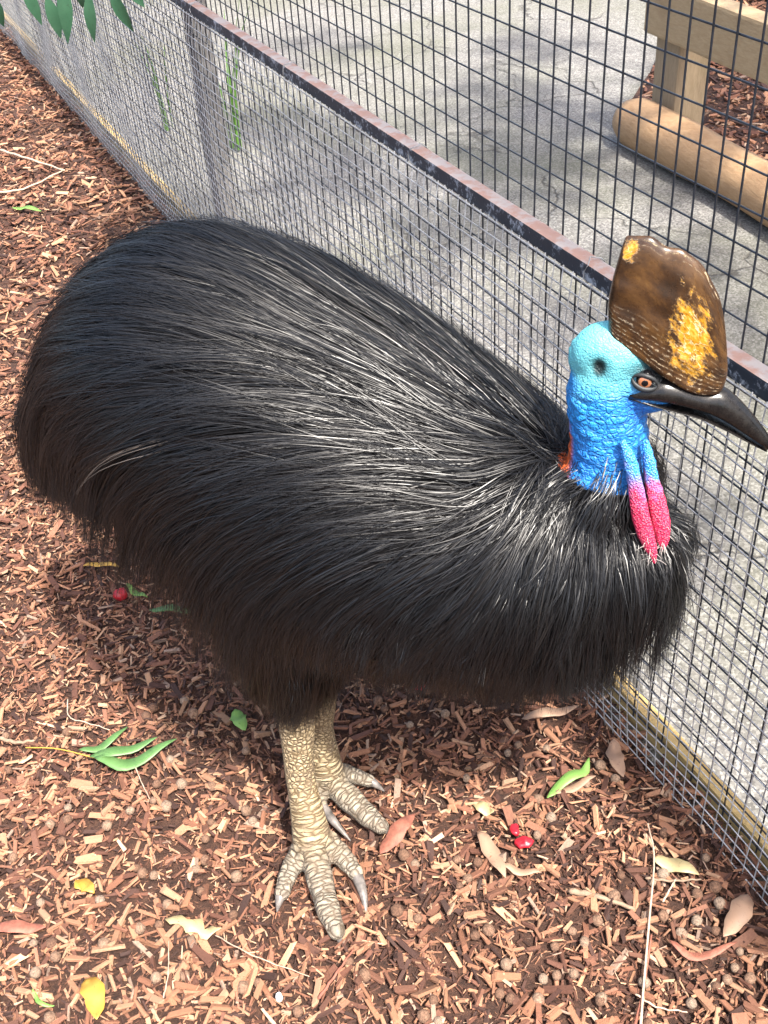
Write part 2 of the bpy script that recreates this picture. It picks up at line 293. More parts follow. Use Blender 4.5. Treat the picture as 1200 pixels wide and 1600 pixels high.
M = dict(soil=mat_mulch_soil(), chip=mat_chip(True), chips=mat_chip(False), plume=mat_plumage(), under=mat_under(), skin=mat_skin(), leg=mat_leg(),
    casque=mat_casque(), beak=mat_beak(), wattle=mat_wattle(), rail=mat_rail(), asphalt=mat_asphalt(),
    wire_dark=mat_simple('dark_painted_wire', (0.022, 0.027, 0.036), 0.5, 0.5, 60), wire_grey=mat_simple('galvanised_wire', (0.38, 0.385, 0.39), 0.42, 0.45, 45, metal=0.2),
    post=mat_simple('grey_steel_post', (0.22, 0.21, 0.195), 0.6, 0.4, 30, 0.2),
    sleeper=mat_wood('yellow_treated_timber', (0.36, 0.24, 0.085), (0.48, 0.34, 0.14), (0.14, 0.12, 0.04), (14, 14, 30)),
    log=mat_wood('peeled_log_wood', (0.30, 0.175, 0.085), (0.42, 0.27, 0.145), (0.22, 0.12, 0.06), (5, 5, 18)),
    beam=mat_wood('sawn_pale_timber', (0.32, 0.22, 0.115), (0.42, 0.31, 0.18), (0.24, 0.15, 0.075), (5, 5, 24)),
    postwood=mat_wood('mossy_post_timber', (0.25, 0.185, 0.11), (0.34, 0.26, 0.165), (0.11, 0.10, 0.035), (18, 18, 3)),
    claw=mat_simple('grey_claw_horn', (0.13, 0.115, 0.105), 0.42, 0.6, 70, 0.2, stretch=(1, 1, 1)),
    nut=mat_nut(),
    green=mat_leaf('fresh_green_leaf', (0.075, 0.18, 0.05), (0.15, 0.28, 0.095)), lime=mat_leaf('light_green_leaf', (0.16, 0.31, 0.06), (0.24, 0.42, 0.11)),
    yellow=mat_leaf('yellow_leaf', (0.50, 0.26, 0.035), (0.58, 0.37, 0.08)), paleleaf=mat_leaf('pale_yellow_leaf', (0.42, 0.33, 0.16), (0.52, 0.43, 0.24)),
    dry=mat_leaf('dry_tan_leaf', (0.33, 0.20, 0.13), (0.44, 0.29, 0.20), 0.6), darkleaf=mat_leaf('dark_gum_leaf', (0.025, 0.085, 0.045), (0.06, 0.15, 0.085), 0.35),
    blade=mat_leaf('grass_blade', (0.08, 0.20, 0.025), (0.14, 0.30, 0.05)), shrub=mat_leaf('shrub_leaf', (0.025, 0.085, 0.03), (0.06, 0.16, 0.05)),
    bark=mat_simple('red_bark', (0.24, 0.085, 0.055), 0.7, 0.4, 60, 0.5), twig=mat_simple('grey_twig', (0.40, 0.30, 0.22), 0.75, 0.35, 60, 0.4), stick=mat_simple('weathered_stick', (0.22, 0.15, 0.10), 0.8, 0.4, 50, 0.6),
    red=mat_simple('red_fruit_skin', (0.36, 0.012, 0.022), 0.3, 0.4, 60, 0.3), pebble=mat_simple('white_pebble', (0.75, 0.74, 0.70), 0.6, 0.1, 50, 0.2),
    trunk=mat_simple('tree_bark', (0.16, 0.12, 0.09), 0.85, 0.4, 20, 0.8))

# ------------------------------------------------------------------ setting: ground, path, bed
FA = np.array([0.595, 1.049, 0.0]); FD = np.array([-0.4006, 0.91625, 0.0]); FN = np.array([-0.91625, -0.4006, 0.0])   # fence foot, its run, side of the bird
def fp(s, off=0.0, z=0.0): return FA + FD * s + FN * off + np.array([0, 0, z])
def relief(x, y): 
    p = np.stack([x, y, 0 * x], -1); return 0.010 * wobble(p, 0.55, 3) + 0.005 * wobble(p, 0.16, 11)
def sheet(name, s0, s1, o0, o1, ds, do, z0, mat, rough=0.0):
    S = np.arange(s0, s1 + ds / 2, ds); O = np.arange(o0, o1 + do / 2, do); SS, OO = np.meshgrid(S, O, indexing='ij')
    P = FA + FD * SS[..., None] + FN * OO[..., None]; P[..., 2] = z0
    if rough: P[..., 2] += rough * relief(P[..., 0], P[..., 1])
    n, k = len(S), len(O); I = np.arange(n * k).reshape(n, k)
    Q = np.stack([I[:-1, :-1], I[:-1, 1:], I[1:, 1:], I[1:, :-1]], -1).reshape(-1, 4)
    o = link(name, mesh_np(name, P.reshape(-1, 3), Q), mat); tag(o, kind='structure'); return o
tag(link('ground', mesh_np('ground', [(-60, -60, -0.06), (60, -60, -0.06), (60, 60, -0.06), (-60, 60, -0.06)], [(0, 1, 2, 3)]), M['soil']), kind='structure')
mulch = sheet('mulch_ground', -2.6, 10, 0.0, 6.0, 0.05, 0.05, -0.006, M['soil'], 1.0)
path = sheet('path', -4, 14, -7.5, -0.047, 0.25, 0.3, -0.012, M['asphalt'])
_b0 = ground(962, 200); _b1 = ground(1200, 345) - _b0; _b1 /= np.linalg.norm(_b1); _b2 = ground(1085, 0) - _b0; _b2 /= np.linalg.norm(_b2)
A_, B_ = np.meshgrid(np.arange(0, 6.01, 0.1), np.arange(0.05, 6.0, 0.1), indexing='ij'); Pb = _b0 + _b1 * A_[..., None] + _b2 * B_[..., None]; Pb[..., 2] = 0.012 + relief(Pb[..., 0], Pb[..., 1])
Ib = np.arange(A_.size).reshape(A_.shape); bed = link('mulch_bed', mesh_np('mulch_bed', Pb.reshape(-1, 3), np.stack([Ib[:-1, :-1], Ib[1:, :-1], Ib[1:, 1:], Ib[:-1, 1:]], -1).reshape(-1, 4)), M['soil']); tag(bed, kind='structure')

def chips_mesh(name, X, Y, Z, L, Wd, Th, tilt, Cc):
    n = len(X); yaw = rng.uniform(0, 2 * PI, n); pit = rng.normal(0, 1, n) * tilt; rol = rng.normal(0, 1, n) * tilt * 1.5
    cy, sy = np.cos(yaw), np.sin(yaw); A = np.stack([cy * np.cos(pit), sy * np.cos(pit), np.sin(pit)], -1)
    B0 = np.stack([-sy, cy, 0 * cy], -1); N0 = np.cross(A, B0); B = B0 * np.cos(rol)[:, None] + N0 * np.sin(rol)[:, None]; N = np.cross(A, B)
    c = np.stack([X, Y, Z], -1); V = np.empty((n, 8, 3))
    for i in range(8):
        sx, sb, sn = (1 if i & 1 else -1), (1 if i & 2 else -1), (1 if i & 4 else -1)
        j = rng.uniform(0.62, 1.0, (n, 3)); k = rng.uniform(0.35, 1.0, n)
        V[:, i] = c + A * (sx * L / 2 * j[:, 0])[:, None] + B * (sb * Wd / 2 * j[:, 1] * k)[:, None] + N * (sn * Th / 2 * j[:, 2])[:, None]
    F = np.array([(4, 5, 7, 6), (0, 1, 5, 4), (2, 6, 7, 3), (0, 4, 6, 2), (1, 3, 7, 5)])
    Q = (np.arange(n)[:, None, None] * 8 + F[None]).reshape(-1, 4)
    return mesh_np(name, V.reshape(-1, 3), Q, np.repeat(Cc, 8, 0), False)
PAL = np.array([0.90, 0.86, 0.82]) * np.array([(0.065, 0.028, 0.019), (0.15, 0.064, 0.040), (0.26, 0.120, 0.074), (0.37, 0.185, 0.110), (0.46, 0.250, 0.150), (0.54, 0.335, 0.210), (0.56, 0.40, 0.28), (0.36, 0.26, 0.20)])
def chip_cols(n, w=(0.20, 0.18, 0.18, 0.17, 0.12, 0.08, 0.04, 0.03)):
    return PAL[rng.choice(len(PAL), n, p=np.array(w) / sum(w))] * rng.uniform(0.7, 1.25, (n, 1))
def scatter(region, n):                          # points in the fence frame that lie in sight (with a margin)
    s = rng.uniform(region[0], region[1], n); o = rng.uniform(region[2], region[3], n); P = FA + FD * s[:, None] + FN * o[:, None]
    c = (P - CAMP) @ RM; u = 600 + FPX * c[:, 0] / np.maximum(c[:, 2], 0.05); v = 800 + FPX * c[:, 1] / np.maximum(c[:, 2], 0.05)
    mg = 420; k = (c[:, 2] > 0.1) & (u > -mg) & (u < 1200 + mg) & (v > -mg) & (v < 1600 + mg); return P[k, 0], P[k, 1]
def chip_stuff(name, region, n, lmed, zspan, parent, dark=0.0, fine=False):
    x, y = scatter(region, n); k = len(x); L = np.clip(rng.lognormal(math.log(lmed), 0.58, k), 0.003, 0.060)
    Wd = L * rng.uniform(0.12, 0.48, k) ** 1.1 if not fine else np.minimum(L * rng.uniform(0.06, 0.35, k), 0.006); Th = np.minimum(Wd * rng.uniform(0.25, 0.7, k), 0.006)
    z = relief(x, y) + rng.uniform(-0.004, zspan, k)
    damp = 1 - 0.32 * np.clip(wobble(np.stack([x, y, 0 * x], -1), 0.45, 9, 8) * 1.2, 0, 1)
    o = link(name, chips_mesh(name, x, y, z, L, Wd, Th, 0.28, chip_cols(k) * damp[:, None]), M['chips'], parent); tag(o, kind='stuff'); return o
chip_stuff('wood_chips', (-1.2, 2.4, -0.022, 2.2), 76000, 0.0170, 0.011, mulch)
chip_stuff('wood_shreds', (-1.2, 2.4, -0.022, 2.2), 56000, 0.0115, 0.010, mulch, fine=True)
chip_stuff('far_wood_chips', (2.4, 7.6, -0.02, 2.6), 42000, 0.032, 0.014, mulch)
_n = 7000; Pc = _b0 + _b1 * rng.uniform(0.02, 2.2, _n)[:, None] + _b2 * rng.uniform(0.08, 3.4, _n)[:, None]; _L = np.clip(rng.lognormal(math.log(0.042), 0.45, _n), 0.015, 0.09)
tag(link('bed_wood_chips', chips_mesh('bed_wood_chips', Pc[:, 0], Pc[:, 1], relief(Pc[:, 0], Pc[:, 1]) + rng.uniform(0.010, 0.026, _n), _L, _L * rng.uniform(0.2, 0.5, _n), _L * 0.15, 0.25, chip_cols(_n)), M['chips'], bed), kind='stuff')
# the larger chips, one object each
cm = []
for i in range(14):
    me = chips_mesh('wood_chip', np.zeros(1), np.zeros(1), np.zeros(1), np.array([1.0]), np.array([random.uniform(0.25, 0.5)]), np.array([random.uniform(0.12, 0.2)]), 0.0, np.ones((1, 3)))
    bevel(me, 0.03, 1); me.materials.append(M['chip']); cm.append(me)
def place(u, v, z=0.0):
    g = ground(u, v, z); return g[0], g[1], float(relief(np.array([g[0]]), np.array([g[1]]))[0]) + z
def off_mulch(x, y): return (np.array([x, y, 0]) - FA) @ FN
n_ = 0
while n_ < 290:
    u, v = random.uniform(-5, 1205), 1600 - 560 * random.random() ** 1.3
    x, y, z = place(u, v)
    if off_mulch(x, y) < 0.03: continue
    o = link('wood_chip', random.choice(cm), None, mulch); L = random.uniform(0.024, 0.052)
    o.location = (x, y, z + random.uniform(0.006, 0.012)); o.scale = (L, L * random.uniform(0.7, 1.1), L); o.rotation_euler = (random.gauss(0, .25), random.gauss(0, .2), random.uniform(0, 6.28)); n_ += 1

# ------------------------------------------------------------------ fence
fence = empty('wire_fence', fp(0.0)); tag(fence, 'wire mesh fence with worn rust pink rail between mulch and path', 'fence')
RZ = 0.892                                       # rail centre height
me = poly_mesh('rail', [box(fp(3.2, 0.001, RZ), FD * 6.2, FN * 0.0145, (0, 0, 0.0145))], False); bevel(me, 0.004); child('rail', me, M['rail'], fence)
me = poly_mesh('top_rail', [box(fp(3.2, 0, 1.83), FD * 6.2, FN * 0.016, (0, 0, 0.016))], False); bevel(me, 0.004); child('top_rail', me, M['rail'], fence)
for s in (-0.18, 2.74, 5.4, 8.1):
    me = poly_mesh('post', [box(fp(s, -0.058, 0.925), FD * 0.036, FN * 0.030, (0, 0, 0.925))], False); bevel(me, 0.004); child('post', me, M['post'], fence)
def wire(P, r, seg=5): return tube(P, r, seg, cap=1, up=(0.3, 0.2, 1))
# upper coarse mesh: each wire one part
PV, PH = 0.0435, 0.0505
for i in range(150):
    s = -0.9 + i * PV; bend = 0.002 * wobble(np.array([s, 0, 0]), 0.5)
    P = [fp(s + bend * math.sin(z * 5 + s * 9), -0.0195, z) for z in np.linspace(0.02, 1.82, 12)]
    child('vertical_wire', poly_mesh('vertical_wire', [wire(P, 0.0017, 5)]), M['wire_dark'], fence)
for i in range(36):
    z = 0.03 + i * PH
    P = [fp(s, -0.0228 + 0.0008 * math.sin(s * 7 + i), z + 0.0015 * math.sin(s * 3 + i * 1.7)) for s in np.linspace(-0.95, 6.0, 60)]
    child('horizontal_wire', poly_mesh('horizontal_wire', [wire(P, 0.0016, 5)]), M['wire_dark'], fence)
# lower fine mesh, buckled a little, tied to the bird's side of the rail
def fine(s, z):
    q = np.array([s, 0.0, z * 0.6]); hold = min(1.0, (0.885 - z) / 0.10) * min(1.0, 0.25 + z / 0.12)
    return fp(s + 0.009 * wobble(q, 0.42, 5) * hold, 0.0205 + (0.010 + 0.012 * wobble(q, 0.6, 17)) * max(hold, 0.0), z + 0.004 * wobble(q, 0.5, 23) * hold)
parts = []
ZL = np.linspace(-0.01, 0.884, 14); FP_ = 0.0262
for i in range(int(9.0 / FP_)):
    s = -0.9 + i * FP_ + random.gauss(0, 0.0012); parts.append(wire([fine(s, z) for z in ZL], 0.00125, 4))
for i in range(34):
    z = 0.006 + i * 0.02645; parts.append(wire([fine(s, z) for s in np.linspace(-0.92, 8.1, 150)], 0.00145 if i < 33 else 0.0018, 4))
o = child('fine_wire_mesh', poly_mesh('fine_wire_mesh', parts), M['wire_grey'], fence); tag(o, kind='stuff')
for i in range(7):                              # tie wires round the rail
    s = -0.3 + i * 0.72 + random.uniform(-0.2, 0.2)
    P = [fp(s + 0.004 * k * random.uniform(-1, 1) * 0.3, 0.0215 * math.cos(t), RZ + 0.0215 * math.sin(t)) for k, t in enumerate(np.linspace(-2.2, 2.6, 9))]
    child('tie_wire', poly_mesh('tie_wire', [wire(P, 0.0011, 4)]), M['wire_grey'], fence)
# yellow timber along the foot of the fence
sleeper = empty('timber_edging', fp(0, -0.022)); tag(sleeper, 'yellow treated timber board along the foot of the fence', 'board')
for s0, s1 in ((-1.6, 0.86), (0.863, 3.2), (3.203, 5.6), (5.603, 8.5)):
    me = poly_mesh('board', [box(fp((s0 + s1) / 2, -0.0405, 0.006), FD * (s1 - s0) / 2, FN * 0.015, (0, 0, 0.038))], False); bevel(me, 0.004); child('board', me, M['sleeper'], sleeper)

# ------------------------------------------------------------------ log edging, timber rail fence and plants beyond the path
g0 = ground(957, 222); d_log = ground(1200, 366) - g0; d_log /= np.linalg.norm(d_log); nl = np.array([-d_log[1], d_log[0], 0])
R_LOG = 0.102; st = np.array([g0[0], g0[1], 0]) + nl * R_LOG * 0.75 + d_log * 0.05
P = [st + d_log * t + np.array([0, 0, R_LOG * 0.78 + 0.008 * math.sin(t * 2)]) for t in np.linspace(0, 4.2, 24)]
me = poly_mesh('edging_log', [tube(P, [R_LOG * (0.94 + 0.05 * math.sin(i * 1.3) + 0.03 * math.sin(i * 2.9 + 1)) for i in range(24)], 24, cap=2)])
logo = tag(link('edging_log', me, M['log']), 'long peeled round log edging the mulch bed beside the path', 'log')
tf = empty('timber_rail_fence', tuple(st + nl * 0.19)); tag(tf, 'low timber post and rail fence behind the edging log', 'fence')
def tpost(t):
    c = st + nl * 0.17 + d_log * t + np.array([0, 0, 0.27])
    me = poly_mesh('post', [box(c, d_log * 0.08, nl * 0.07, (0, 0, 0.33))], False); bevel(me, 0.008); child('post', me, M['postwood'], tf)
tpost(0.02); tpost(2.4)
c = st + nl * 0.10 + d_log * 1.86 + np.array([0, 0, 0.495])
me = poly_mesh('rail', [box(c, d_log * 1.95, nl * 0.045, (0, 0, 0.095))], False); bevel(me, 0.012); child('rail', me, M['beam'], tf)

def leaf_verts(L, W, curl=0.15, fold=0.2, n=7, asym=0.0, tip=1.0):   # leaf along +X in its own frame
    V, F = [], []
    for i in range(n):
        t = i / (n - 1); w = W / 2 * max(0.0, math.sin(PI * min(1, t ** 0.8)) ** (0.8 * tip)) + W * 0.015
        z = -curl * L * (t - 0.4) ** 2; y0 = asym * L * math.sin(PI * t)
        V += [(t * L, y0 - w, z + fold * w), (t * L, y0, z), (t * L, y0 + w, z + fold * w)]
    for i in range(n - 1):
        a = i * 3; F += [(a, a + 3, a + 4, a + 1), (a + 1, a + 4, a + 5, a + 2)]
    return np.array(V), F
def leaf_mesh(name, *a, **k):
    V, F = leaf_verts(*a, **k); n = len(V); V2 = V - np.array([0, 0, 0.0007])       # two skins and a rim: a real thin solid
    F2 = [tuple(n + i for i in reversed(f)) for f in F]; m_ = n // 3
    rim = [3 * i for i in range(m_)] + [3 * m_ - 2] + [3 * i + 2 for i in range(m_ - 1, -1, -1)] + [1]
    F3 = [(rim[i], n + rim[i], n + rim[(i + 1) % len(rim)], rim[(i + 1) % len(rim)]) for i in range(len(rim))]
    return poly_mesh(name, [(np.vstack([V, V2]), F + F2 + [f[::-1] for f in F3])])
def rotm(rx, ry, rz): return np.array(Matrix.Rotation(rz, 3, 'Z') @ Matrix.Rotation(ry, 3, 'Y') @ Matrix.Rotation(rx, 3, 'X'))
def shrub(name, label, base, rad, h, n, mat, group=None):
    r = empty(name, base); tag(r, label, 'shrub', group); parts = []
    for k in range(7):
        a = k * 0.9; tipp = np.array(base) + np.array([math.cos(a) * rad * 0.6, math.sin(a) * rad * 0.6, h * random.uniform(0.7, 0.95)])
        parts.append(tube(spline([base, (np.array(base) + tipp) / 2 + np.array([0, 0, 0.1]), tipp], 6), np.linspace(0.012, 0.004, 6), 5, cap=1))
    child('stem', poly_mesh('stem', parts), M['trunk'], r); parts = []
    V0, F0 = leaf_verts(0.085, 0.034, 0.3, 0.25, 5)
    for k in range(n):
        d = rng.normal(0, 1, 3); d /= np.linalg.norm(d); q = np.array(base) + np.array([0, 0, h * 0.55]) + d * np.array([rad, rad, h * 0.5]) * rng.uniform(0.45, 1.0) ** 0.5
        q[2] = max(q[2], base[2] + 0.03)
        parts.append(((V0 * rng.uniform(0.7, 1.3)) @ rotm(rng.normal(0, .6), rng.normal(0.3, .5), rng.uniform(0, 6.28)).T + q, F0))
    o = child('foliage', poly_mesh('foliage', parts), mat, r); tag(o, kind='stuff'); return r
b0 = ground(1175, 0)
shrub('leafy_shrub', 'dark green leafy shrub behind the timber rail fence', (b0[0] + 0.16, b0[1] + 0.10, 0.0), 0.36, 0.6, 1100, M['shrub'])
shrub('leafy_shrub', 'larger green shrub farther behind the timber rail fence', (b0[0] + 1.6, b0[1] + 0.9, 0.0), 0.75, 1.2, 1500, M['shrub'])

def blades(name, label, base, n, h):
    r = empty(name, base); tag(r, label, 'plant')
    for k in range(n):
        a = random.uniform(0, 6.28); l = h * random.uniform(0.6, 1.05); lean = random.uniform(0.08, 0.3)
        V, F = [], []; dr = np.array([math.cos(a), math.sin(a), 0]); sd_ = np.array([-dr[1], dr[0], 0]); b = np.array(base) + dr * random.uniform(0, 0.03)
        for i in range(7):
            t = i / 6; q = b + dr * lean * l * t ** 2 + np.array([0, 0, l * (t - 0.22 * lean * t ** 3)]); w = 0.008 * (1 - t ** 2.5) + 0.0006
            V += [q - sd_ * w, q + dr * 0.002, q + sd_ * w]
            if i: a0 = 3 * i - 3; F += [(a0, a0 + 1, a0 + 4, a0 + 3), (a0 + 1, a0 + 2, a0 + 5, a0 + 4)]
        child('blade', poly_mesh('blade', [(V, F)]), M['blade'], r)
    return r
blades('strap_leaf_plant', 'tuft of bright green strap leaves behind the fence by the steel post', tuple(ground(350, 100, 0.35) * np.array([1, 1, 0])), 7, 0.66)
blades('strap_leaf_plant', 'thin tuft of green blades behind the fence beyond the steel post', tuple(ground(240, 75, 0.35) * np.array([1, 1, 0])), 4, 0.45)

# tree on the sun's side of the path: its crown breaks the light into patches
tr = empty('shade_tree', (4.6, 2.2, 0)); tag(tr, 'leafy tree beyond the path whose crown overhangs the fence', 'tree')
parts = [tube(spline([(4.6, 2.2, 0), (4.5, 2.2, 1.5), (4.2, 2.4, 3.0), (3.8, 2.7, 4.2)], 12), np.linspace(0.14, 0.06, 12), 10)]
cl = []
for k in range(30):
    c = np.array([1.75, 2.35, 4.4]) + rng.normal(0, 1, 3) * np.array([0.75, 0.95, 0.25]); cl.append(c)
    parts.append(tube(spline([(4.0, 2.5, 3.6), (np.array([3.8, 2.7, 4.3]) + c) / 2, c], 6), np.linspace(0.03, 0.006, 6), 5, cap=1))
child('trunk', poly_mesh('trunk', parts), M['trunk'], tr); parts = []
V0, F0 = leaf_verts(0.13, 0.05, 0.3, 0.2, 4)
for c in cl:
    for k in range(85): parts.append(((V0 * rng.uniform(0.7, 1.3)) @ rotm(rng.normal(0, .5), rng.normal(0.4, .5), rng.uniform(0, 6.28)).T + c + rng.normal(0, 0.15, 3), F0))
tag(child('crown', poly_mesh('crown', parts), M['shrub'], tr), kind='stuff')

# ------------------------------------------------------------------ the cassowary
P0 = np.array([-0.1, 1.40, 0.0]); _az = math.radians(-30); BA = np.array([math.cos(_az), math.sin(_az), 0.0]); BN = np.array([-BA[1], BA[0], 0.0])   # body axis (forward) and its left
def bp(s, n, z): return P0 + BA * s + BN * n + np.array([0, 0, z])
SI = [-0.595, -0.565, -0.52, -0.4, -0.25, -0.1, 0.05, 0.2, 0.33, 0.43, 0.50, 0.545, 0.575]
CZ = [0.60, 0.615, 0.638, 0.742, 0.803, 0.773, 0.712, 0.668, 0.640, 0.622, 0.640, 0.66, 0.67]
HH = [0.05, 0.105, 0.142, 0.222, 0.258, 0.28, 0.288, 0.276, 0.240, 0.220, 0.178, 0.12, 0.05]
HW = [0.03, 0.08, 0.110, 0.180, 0.227, 0.25, 0.26, 0.248, 0.205, 0.178, 0.140, 0.10, 0.04]
def torso(shrink, nseg=48, seg=40):
    sv = np.concatenate([[SI[0]], np.linspace(SI[0], SI[-1], nseg)[1:-1], [SI[-1]]]); V = []
    fl = lambda v: np.convolve(np.pad(np.interp(sv, SI, v), 3, mode='edge'), np.ones(7) / 7, 'valid') if True else None
    cz, hh, hw = fl(CZ), np.maximum(fl(HH) - shrink, 0.008), np.maximum(fl(HW) - shrink, 0.008)
    th = np.arange(seg) / seg * 2 * PI; n = len(sv)
    for i in range(n):
        s = sv[i] + (shrink if i < n / 2 else -shrink) * abs(i - n / 2) / (n / 2)
        low_w = 0.30 * math.exp(-((sv[i] + 0.02) / 0.22) ** 2)
        for t in th: V.append(bp(s, hw[i] * math.cos(t) * (1 + low_w * max(0.0, -math.sin(t))), cz[i] + hh[i] * math.sin(t)))
    V += [bp(sv[0] + shrink - 0.008, 0, cz[0]), bp(sv[-1] - shrink + 0.008, 0, cz[-1])]; F = []
    for i in range(n - 1):
        for j in range(seg): a = i * seg + j; b = i * seg + (j + 1) % seg; F.append((a, b, b + seg, a + seg))
    for j in range(seg):
        b = (j + 1) % seg; F.append((n * seg, b, j)); F.append((n * seg + 1, (n - 1) * seg + j, (n - 1) * seg + b))
    return np.array(V), F
# head frame: its own upright plane, nearly side on
HP = np.array([0.335, 1.155, 0.0]); _ah = math.radians(-20); HA = np.array([math.cos(_ah), math.sin(_ah), 0.0]); HN = np.array([-HA[1], HA[0], 0.0])
def hc(x, y, off=0.0):                           # close-up coordinates to a point of that plane
    d = ray(850 + x / 2.857, 340 + y / 2.857); return CAMP + d * (((HP + HN * off - CAMP) @ HN) / (d @ HN))
HU = np.array([0, 0, 1.0])

# legs (right one is nearer): joints on real ground
def gz(u, v, z): return ground(u, v, z)
legs = {}
legs['r'] = dict(hip=bp(-0.05, -0.075, 0.64), knee=bp(0.02, -0.13, 0.45), ankle=gz(462, 1105, 0.285), mid=gz(468, 1205, 0.165), foot=gz(489, 1318, 0.045),
    toes=[([(489, 1325, 0.035), (500, 1375, 0.024), (514, 1425, 0.020), (526, 1455, 0.017)], [0.029, 0.025, 0.022, 0.016], [(526, 1450, 0.017), (532, 1475, 0.004)], 0.0125),
          ([(472, 1330, 0.034), (452, 1362, 0.023), (441, 1395, 0.018)], [0.025, 0.019, 0.015], [(441, 1393, 0.018), (433, 1424, 0.005)], 0.011),
          ([(512, 1318, 0.036), (538, 1342, 0.026), (556, 1364, 0.022)], [0.025, 0.020, 0.015], [(555, 1360, 0.022), (567, 1395, 0.016), (573, 1432, 0.004)], 0.011)])
legs['l'] = dict(hip=bp(-0.05, 0.075, 0.64), knee=bp(0.02, 0.13, 0.45), ankle=gz(497, 1075, 0.26), mid=gz(500, 1140, 0.15), foot=gz(510, 1212, 0.045),
    toes=[([(514, 1218, 0.035), (548, 1250, 0.026), (576, 1276, 0.021), (595, 1291, 0.017)], [0.029, 0.026, 0.022, 0.016], [(593, 1289, 0.017), (608, 1304, 0.004)], 0.0125),
          ([(520, 1203, 0.034), (552, 1212, 0.024), (576, 1220, 0.018)], [0.023, 0.018, 0.014], [(574, 1219, 0.018), (600, 1236, 0.004)], 0.010),
          ([(500, 1222, 0.036), (498, 1244, 0.028), (502, 1260, 0.024)], [0.023, 0.018, 0.013], [(500, 1256, 0.024), (522, 1284, 0.016), (547, 1313, 0.004)], 0.0105)])
limb_segs = []                                   # (points, radii, kind) of the bare legs, for scale coordinates
parts = [torso(0.028)]; thigh_parts = []
for k, L in legs.items():
    L['knee'] = L['knee'] * 0.55 + L['ankle'] * 0.45 + np.array([0.03, 0, 0.12]) * 0
    th_ = tube(spline([L['hip'], (L['hip'] + L['ankle']) / 2 + BA * 0.02, L['ankle'] + np.array([0, 0, 0.03])], 10), np.interp(np.linspace(0, 1, 10), [0, 0.35, 0.7, 1], [0.140, 0.125, 0.078, 0.040]), 20)
    parts.append(th_); thigh_parts.append(th_)
    tp = spline([L['ankle'] + np.array([0, 0, 0.02]), L['ankle'] * 0.6 + L['mid'] * 0.4, L['mid'], L['mid'] * 0.45 + L['foot'] * 0.55, L['foot']], 18)
    tr_ = np.interp(np.linspace(0, 1, 18), [0, 0.15, 0.4, 0.6, 0.85, 1], [0.035, 0.033, 0.0265, 0.026, 0.032, 0.037])
    parts.append(tube(tp, tr_, 18)); limb_segs.append((tp, 'shank'))
    for pts, rr, cl_, cr in L['toes']:
        q = spline([gz(*p) for p in pts], 14); t = np.linspace(0, 1, 14); r = np.interp(t, np.linspace(0, 1, len(rr)), rr) * 0.92 * (1 + 0.05 * np.cos(t * 3 * 2 * PI))
        q[:, 2] = np.maximum(q[:, 2], r * 0.75); parts.append(tube(q, r, 14, R2=r * 0.86)); limb_segs.append((q, 'toe'))
# neck and head
nk = [bp(0.33, 0, 0.66), bp(0.40, 0.0, 0.72), hc(250, 1180), hc(285, 1080), hc(290, 960), hc(278, 860), hc(272, 760), hc(282, 680)]
NK = spline(nk, 26); NR = np.interp(np.linspace(0, 1, 26), np.linspace(0, 1, 8), [0.13, 0.105, 0.066, 0.0520, 0.0490, 0.0480, 0.0475, 0.042])
parts.append(tube(NK, NR * 0.9, 22, R2=NR, up=(HA * 1.0).tolist()))
def ell(c, a, b, w, ang=0.0):                    # ellipsoid lying in the head plane: a along, b across, w thick
    ca, sa = math.cos(ang), math.sin(ang); ax = HA * ca + HU * sa; P_ = [np.asarray(c) + ax * a * t for t in np.sin(np.linspace(-1.45, 1.45, 13))]
    rr = np.cos(np.linspace(-1.45, 1.45, 13)); return tube(P_, w * rr, 18, R2=b * rr, cap=1, up=(-HA * sa + HU * ca).tolist())
parts += [ell(hc(300, 625), 0.050, 0.047, 0.037, -0.35), ell(hc(350, 700), 0.072, 0.043, 0.034, -0.42), ell(hc(440, 705), 0.046, 0.026, 0.030, -0.42),
          ell(hc(375, 775), 0.042, 0.020, 0.023, -0.42), ell(hc(300, 770), 0.045, 0.040, 0.038, -0.6)]
raw = poly_mesh('body_raw', parts); ob = bpy.data.objects.new('tmp', raw); COL.objects.link(ob)
md = ob.modifiers.new('r', 'REMESH'); md.mode = 'VOXEL'; md.voxel_size = 0.0031; md.use_smooth_shade = True; md.adaptivity = 0.0015
sm = ob.modifiers.new('s', 'SMOOTH'); sm.factor = 0.5; sm.iterations = 5
dg = bpy.context.evaluated_depsgraph_get(); body_me = bpy.data.meshes.new_from_object(ob.evaluated_get(dg)); bpy.data.objects.remove(ob)
body_me.name = 'body'; nv = len(body_me.vertices); co = np.empty(nv * 3, np.float32); body_me.vertices.foreach_get('co', co); co = co.reshape(-1, 3).astype(float)
nor = np.empty(nv * 3, np.float32); body_me.vertices.foreach_get('normal', nor); nor = nor.reshape(-1, 3)
# ear hollow
ear = hc(240, 680, -0.036); ear = co[np.linalg.norm(co - ear, axis=1).argmin()]; de = np.linalg.norm((co - ear) * 1.0, axis=1); co -= nor * (0.008 * np.exp(-(de / 0.010) ** 2))[:, None]
_ez = (co - ear) @ HU; _es = (co - ear) @ HA; de_n = np.exp(-((_es / 0.0085) ** 2 + (_ez / 0.0125) ** 2) ** 3) * ((co - ear) @ HN < 0.02)
